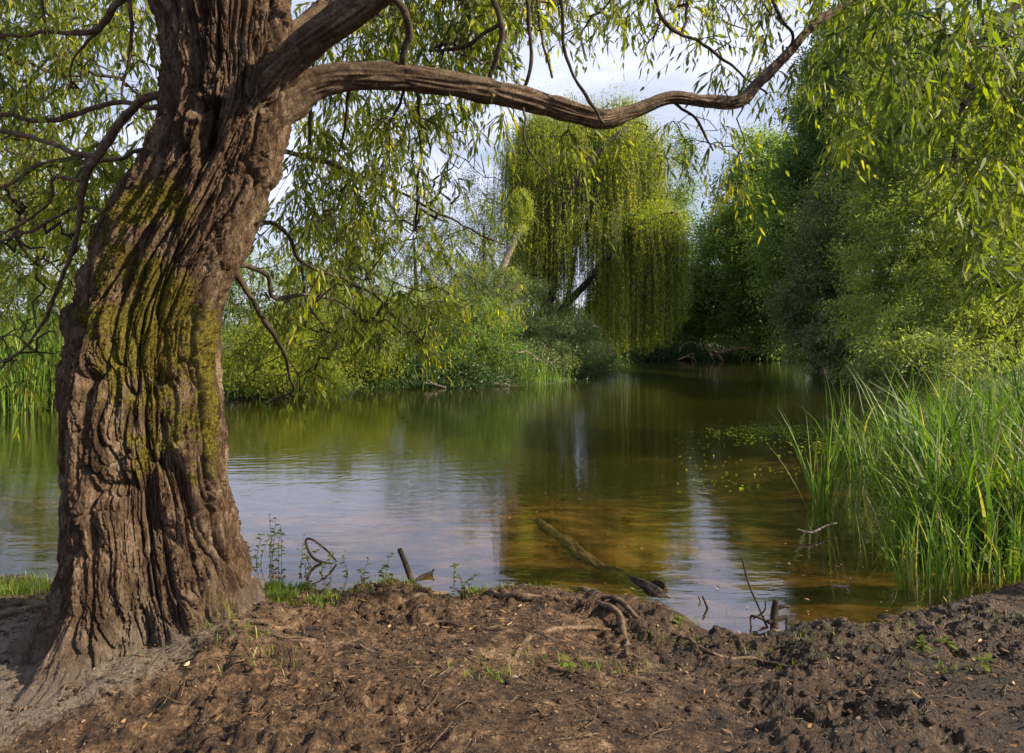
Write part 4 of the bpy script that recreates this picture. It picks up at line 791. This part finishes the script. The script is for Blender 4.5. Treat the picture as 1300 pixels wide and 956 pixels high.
# ------------------------------------------------------------------ small plants on the bank
def seedling(label, px, row, h, n, tint, lw=.022):
    g = ground_at(px, row); root = empty('seedling', g, label, 'plant', 'small green plants on the mud'); b = Bag(); s = Bag()
    tube(s, catmull([g-np.array([0, 0, .01]), g+np.array([.01, 0, h*.5]), g+np.array([.0, .01, h])], 8), np.linspace(.003, .0012, 8), 6); s.build('stem', M['reed'], root, True)
    a = R.uniform(0, 2*np.pi, n); zz_ = np.linspace(.25, 1, n)*h; P = g+np.stack([0*a, 0*a, zz_], -1); D = np.stack([np.cos(a), np.sin(a), R.uniform(-.1, .6, n)], -1)
    leaves(b, P, D, R.uniform(.035, .06, n), lw, np.clip(R.normal(tint, .12, n), 0, 1), True, .2, N=np.array([0, 0, 1.])+R.normal(0, .2, (n, 3))); b.build('foliage', M['near_leaf2'], root)
seedling('small bright green seedling on the dark mud near the bottom right', 1170, 832, .07, 12, .55)
seedling('seedling right of the other one, half way to the right edge', 1203, 828, .06, 10, .5)
seedling('tiny seedling near the bottom right corner', 1252, 852, .05, 8, .6)
seedling('leafy light green plant at the right edge in front of the reeds', 1284, 742, .27, 16, .85, .04)
seedling('tiny shoot on the mound beside the water inlet', 862, 795, .04, 7, .7)
seedling('tiny shoot at the bottom centre of the bank', 722, 852, .04, 7, .7)

for lab, px, row, h, ns in [('leafy water shoot nearest the mossy trunk', 322, 716, .17, 3), ('tallest leafy water shoot right of the trunk', 352, 712, .26, 5), ('leafy water shoot beside the dark wet stone', 374, 726, .2, 3), ('leafy water shoot beside the looping twig', 428, 728, .12, 3), ('leafy water shoot left of the leaning stick', 462, 738, .10, 3), ('small leafy shoot just left of the leaning stick', 487, 722, .07, 2), ('small leafy shoot in the water right of the low dark stick', 580, 738, .09, 3)]:
    g = ground_at(px, row, True); root = empty('water_plant', g, lab, 'plant', 'leafy shoots in the shallow water by the bank'); b = Bag(); lb = Bag()
    for q in range(ns):
        x0 = g+np.array([R.normal(0, .05), R.normal(0, .05), -.06]); C = catmull([x0, x0+np.array([R.normal(0, .01), 0, h*.6]), x0+np.array([R.normal(0, .05), R.normal(0, .03), h*R.uniform(.8, 1.2)+.06])], 12); tube(b, C, np.linspace(.003, .001, 12), 5)
        k = 16; P = C[R.integers(3, 12, k)]; D = R.normal(0, 1, (k, 3)); D[:, 2] = R.uniform(-.2, .8, k); leaves(lb, P, D, R.uniform(.02, .045, k), .014, np.clip(R.normal(.3, .2, k), 0, 1), True, .2)
    join_bags('foliage', [(lb, M['near_leaf']), (b, M['twig'])], root)
# ------------------------------------------------------------------ sticks, driftwood, log
def stick(name, label, cat, pts, mat='wetwood', group=None, k=8, rough=.2, n=30):
    """pts: (px,row,distance,width px)"""
    b = Bag(); Q = []
    for seg in pts:
        a = np.array(seg, float); P = np.stack([(a[:, 0]-650)/F*a[:, 2], a[:, 2], CAMZ-(a[:, 1]-HZ)/F*a[:, 2], a[:, 3]/2/F*a[:, 2]], -1)
        C = catmull(P, n); tube(b, C[:, :3], np.maximum(C[:, 3], .0008), k, .5, rough)
    return tag(b.build(name, M[mat], None, True), label, cat, group)
wY = lambda row: CAMZ*F/(row-HZ)
GS = 'sticks poking out of the water'
stick('stick', 'dark leaning stick standing in the water by the bank', 'stick', [[(507, 697, 4.35, 7), (514, 714, 4.33, 7), (523, 740, 4.3, 8), (528, 760, 4.3, 8)]], group=GS)
stick('stick', 'low dark stick lying in the water right of the leaning stick', 'stick', [[(524, 741, 4.42, 5), (535, 733, 4.5, 6), (549, 727, 4.55, 5)], [(547, 729, 4.54, 3), (551, 723, 4.55, 2)]], group=GS)
y = wY(715)
stick('stick', 'bent looping twig rising from the water right of the trunk', 'stick', [[(425, 716, y, 3), (412, 715, y, 3.5), (396, 707, y, 3.2), (388, 688, y, 3), (393, 684, y, 3), (404, 690, y, 2.8), (418, 702, y, 2.6), (427, 713, y, 2.5)]], group=GS, n=50)
stick('stick', 'thin dark stick bent in the water inlet', 'stick', [[(892, 757, 4.0, 2.5), (900, 781, 3.98, 3), (894, 812, 3.9, 3.5)]], group=GS)
stick('stick', 'hair-thin twig left of the bent stick in the inlet', 'stick', [[(887, 757, 4.1, 1.5), (891, 775, 4.05, 1.8), (886, 800, 3.95, 1.8)]], group=GS)
stick('stick', 'short stub in the middle of the water inlet', 'stick', [[(923, 772, 4.0, 3), (923, 783, 4.0, 3.5), (922, 797, 3.98, 3)]], group=GS)
stick('stick', 'curled bit of twig on the inlet water beside the stub', 'stick', [[(934, 788, 3.85, 3), (936, 796, 3.83, 4), (942, 796, 3.83, 3)]], group=GS)
stick('stick', 'long thin wire-like twig arching up in front of the inlet', 'stick', [[(942, 708, 3.95, 1.6), (950, 740, 3.92, 2), (963, 770, 3.85, 2.4), (985, 822, 3.62, 2.8)]], group=GS)
stick('driftwood', 'dark gnarled forked driftwood stub at the mud edge right of the inlet', 'driftwood', [[(983, 802, 3.72, 11), (983, 780, 3.75, 10), (985, 762, 3.76, 7)], [(984, 774, 3.76, 6), (994, 770, 3.76, 5), (1002, 771, 3.76, 4)], [(975, 790, 3.73, 6), (988, 786, 3.74, 7), (1000, 783, 3.75, 5)], [(999, 784, 3.75, 4), (999, 800, 3.7, 3)], [(976, 790, 3.73, 3), (957, 782, 3.76, 3), (953, 786, 3.76, 2.4), (956, 800, 3.73, 2.4), (972, 812, 3.66, 2.2)], [(956, 786, 3.76, 2), (970, 776, 3.76, 2), (972, 764, 3.77, 1.5)]], n=24)
stick('branch', 'grey stick lying across the mud at the right', 'stick', [[(980, 800, 3.55, 4), (1040, 812, 3.5, 4), (1110, 822, 3.42, 5), (1165, 829, 3.36, 4)]], 'dead', group=GS)
stick('log', 'broken dark end of a drowned branch breaking the surface by the mound', 'log', [[(790, 733, 4.62, 10), (806, 741, 4.48, 15), (822, 749, 4.36, 20), (838, 759, 4.24, 22), (848, 766, 4.16, 15), (852, 772, 4.12, 5)], [(826, 742, 4.4, 6), (836, 741, 4.36, 9), (845, 745, 4.3, 7)]], 'wetwood', None, 24, .6, 40)
# sunlit log under the water surface
P = []
for px, row, wd, dz in [(684, 648, 8, -.17), (705, 664, 15, -.15), (728, 684, 16, -.13), (752, 708, 16, -.10), (782, 730, 17, -.09), (806, 744, 15, -.09)]:
    Y = (CAMZ-dz)*F/(row-HZ); r = wd/2/F*Y; zb_ = gh((px-650)/F*Y, Y)[0]; P.append(((px-650)/F*Y, Y, min(zb_-r*.25, -.03-r), r))
Q = catmull(np.array(P), 60); b = Bag(); tube(b, Q[:, :3]+.012*noise(Q[:, :3]*5, 8)[:, None], Q[:, 3], 20, .5, .45); tag(b.build('log', M['limb'], None, True), 'sunken brown log lying under the clear water in the middle', 'log')
stick('stick', 'pale bent stalk lying on the water near the lone reed clump', 'stick', [[(1012, 672, 5.4, 2), (1030, 676, 5.35, 3), (1048, 668, 5.5, 2), (1062, 664, 5.6, 1.5)]], 'dead', GS)
stick('stick', 'small pale twig floating on the brown shallows', 'stick', [[(1058, 743, 4.36, 1.8), (1068, 745, 4.33, 3), (1078, 744, 4.34, 1.6)], [(1074, 745, 4.33, 1), (1078, 752, 4.24, 1)]], 'dead', GS)
for k, (lab, px, row, w_, s) in enumerate([('pale forked twig sticking out of the water by the left bank bushes', 545, 487, 2.2, 1)]):
    Y = 20.4; stick('branch', lab, 'branch', [[(566, 492, Y, 2.2), (552, 488, Y, 2.2), (544, 483, Y, 1.8), (541, 475, Y, 1.4)], [(552, 488, Y, 1.6), (538, 486, Y, 1.2)]], 'dead')
Y = 21.2; stick('branch', 'pale dead branches lying at the waterline below the middle bushes', 'branch', [[(606, 490, Y, 3), (625, 487, Y, 3.5), (645, 488, Y, 2.5)], [(620, 488, Y, 2), (630, 480, Y+.2, 2), (640, 476, Y+.4, 1.5)], [(628, 487, Y, 2), (642, 482, Y, 2), (650, 483, Y, 1.5)]], 'dead')
# fallen dead tree in the far corner
Y = 41.5
stick('fallen_tree', 'pale bare fallen branches reaching over the water in the far corner', 'dead tree', [
 [(950, 441, Y, 2.4), (930, 443, Y, 3.0), (912, 449, Y, 3.6), (918, 458, Y, 3.0)], [(912, 449, Y, 3.0), (900, 441, Y, 2.4), (893, 435, Y, 1.8)],
 [(945, 442, Y, 1.8), (944, 452, Y, 1.5), (940, 460, Y, 1.2)], [(860, 457, Y, 1.8), (872, 452, Y, 2.1), (880, 449, Y, 1.8), (879, 458, Y, 1.5)],
 [(862, 447, Y, 1.5), (868, 437, Y, 1.5), (880, 434, Y, 1.8), (888, 440, Y, 1.5), (896, 433, Y, 1.8)], [(905, 452, Y, 2.1), (900, 447, Y, 1.8), (908, 460, Y, 1.8)], [(872, 452, Y, 1.5), (882, 456, Y, 1.5), (884, 462, Y, 1.2)]], 'limb', n=24)
# bare twigs under the shrub by the hollow
b = Bag(); A = region(555, 720, 430, 482, 22.5, 26, 70); ch, cn = branch(np.array([at(600, 478, 23.4), at(650, 482, 22.8), at(700, 478, 26)]), A, wob=.1, sag=.1); branches_mesh(b, ch, cn, .012, .4)
tag(b.build('dead_brushwood', M['dead']), 'tangle of bare grey twigs under the bank shrubs', 'brushwood', kind='stuff')
# floating weed
b = Bag(); n = 2600; px = np.concatenate([R.normal(965, 26, n//3), R.normal(1035, 34, n//3), R.normal(1075, 30, n//3)]); row = np.concatenate([R.normal(549, 4.5, n//3), R.normal(553, 8, n//3), R.normal(560, 11, n//3)])
px = np.append(px, R.uniform(860, 1090, 260)); row = np.append(row, R.uniform(545, 625, 260)); Y = CAMZ*F/(row-HZ); P = np.stack([(px-650)/F*Y, Y, R.uniform(.003, .06, len(px))*(row < 575)+.003], -1)
ok = noise(P*2.2, 14)+.5*R.normal(size=len(P)) > -.1; P = P[ok]; m = len(P); D = R.normal(0, 1, (m, 3)); D[:, 2] = np.abs(R.normal(0, .25, m))
leaves(b, P, D, R.uniform(.025, .055, m), .028, np.clip(R.normal(.55, .2, m), 0, 1), False, 0, N=np.array([0, 0, 1.])+R.normal(0, .3, (m, 3)))
tag(b.build('floating_weed', M['near_leaf2']), 'patch of small-leaved floating water weed beside the reeds', 'water weed', kind='stuff')
# small round bank boulder and pebbles
for lab, px, row, s, mt in [('dark wet stone at the water edge behind the grass patch', 375, 741, .06, 'wetwood'), ('small pale pebble at the bottom of the bank', 652, 860, .014, 'dead'), ('small pale pebble on the dark mud left of centre', 597, 826, .011, 'dead'), ('dark flat stone at the tip of the muddy shore on the right', 1128, 786, .05, 'wetwood'), ('dark pebble in the water at the inlet edge', 945, 808, .035, 'wetwood')]:
    g = ground_at(px, row); b = Bag(); b.add(IV*(1+.22*noise(IV*1.6+px, 3))[:, None]*np.array([1.5, 1.1, .55])*s+g, None, IF); tag(b.build('stone', M[mt], None, True), lab, 'stone', 'stones on the bank')

# specks drifting on the water
b = Bag(); row = 455+330*R.uniform(0, 1, 700)**1.6; px = R.uniform(60, 1150, 700); Y = CAMZ*F/(row-HZ); P = np.stack([(px-650)/F*Y, Y, 0*Y+.004], -1)
ok = (sdf(P[:, 0], P[:, 1]) > .05) & (noise(P*.9, 66) > .12); P = P[ok]; m = len(P); D = R.normal(0, 1, (m, 3)); D[:, 2] = 0
leaves(b, P, D, R.uniform(.012, .05, m), R.uniform(.008, .015, m), np.clip(R.normal(.6, .3, m), 0, 1), False, 0, N=np.array([0, 0, 1.])+R.normal(0, .05, (m, 3)))
tag(b.build('floating_leaves', M['litter']), 'small leaves and specks drifting on the pond', 'fallen leaves', kind='stuff')
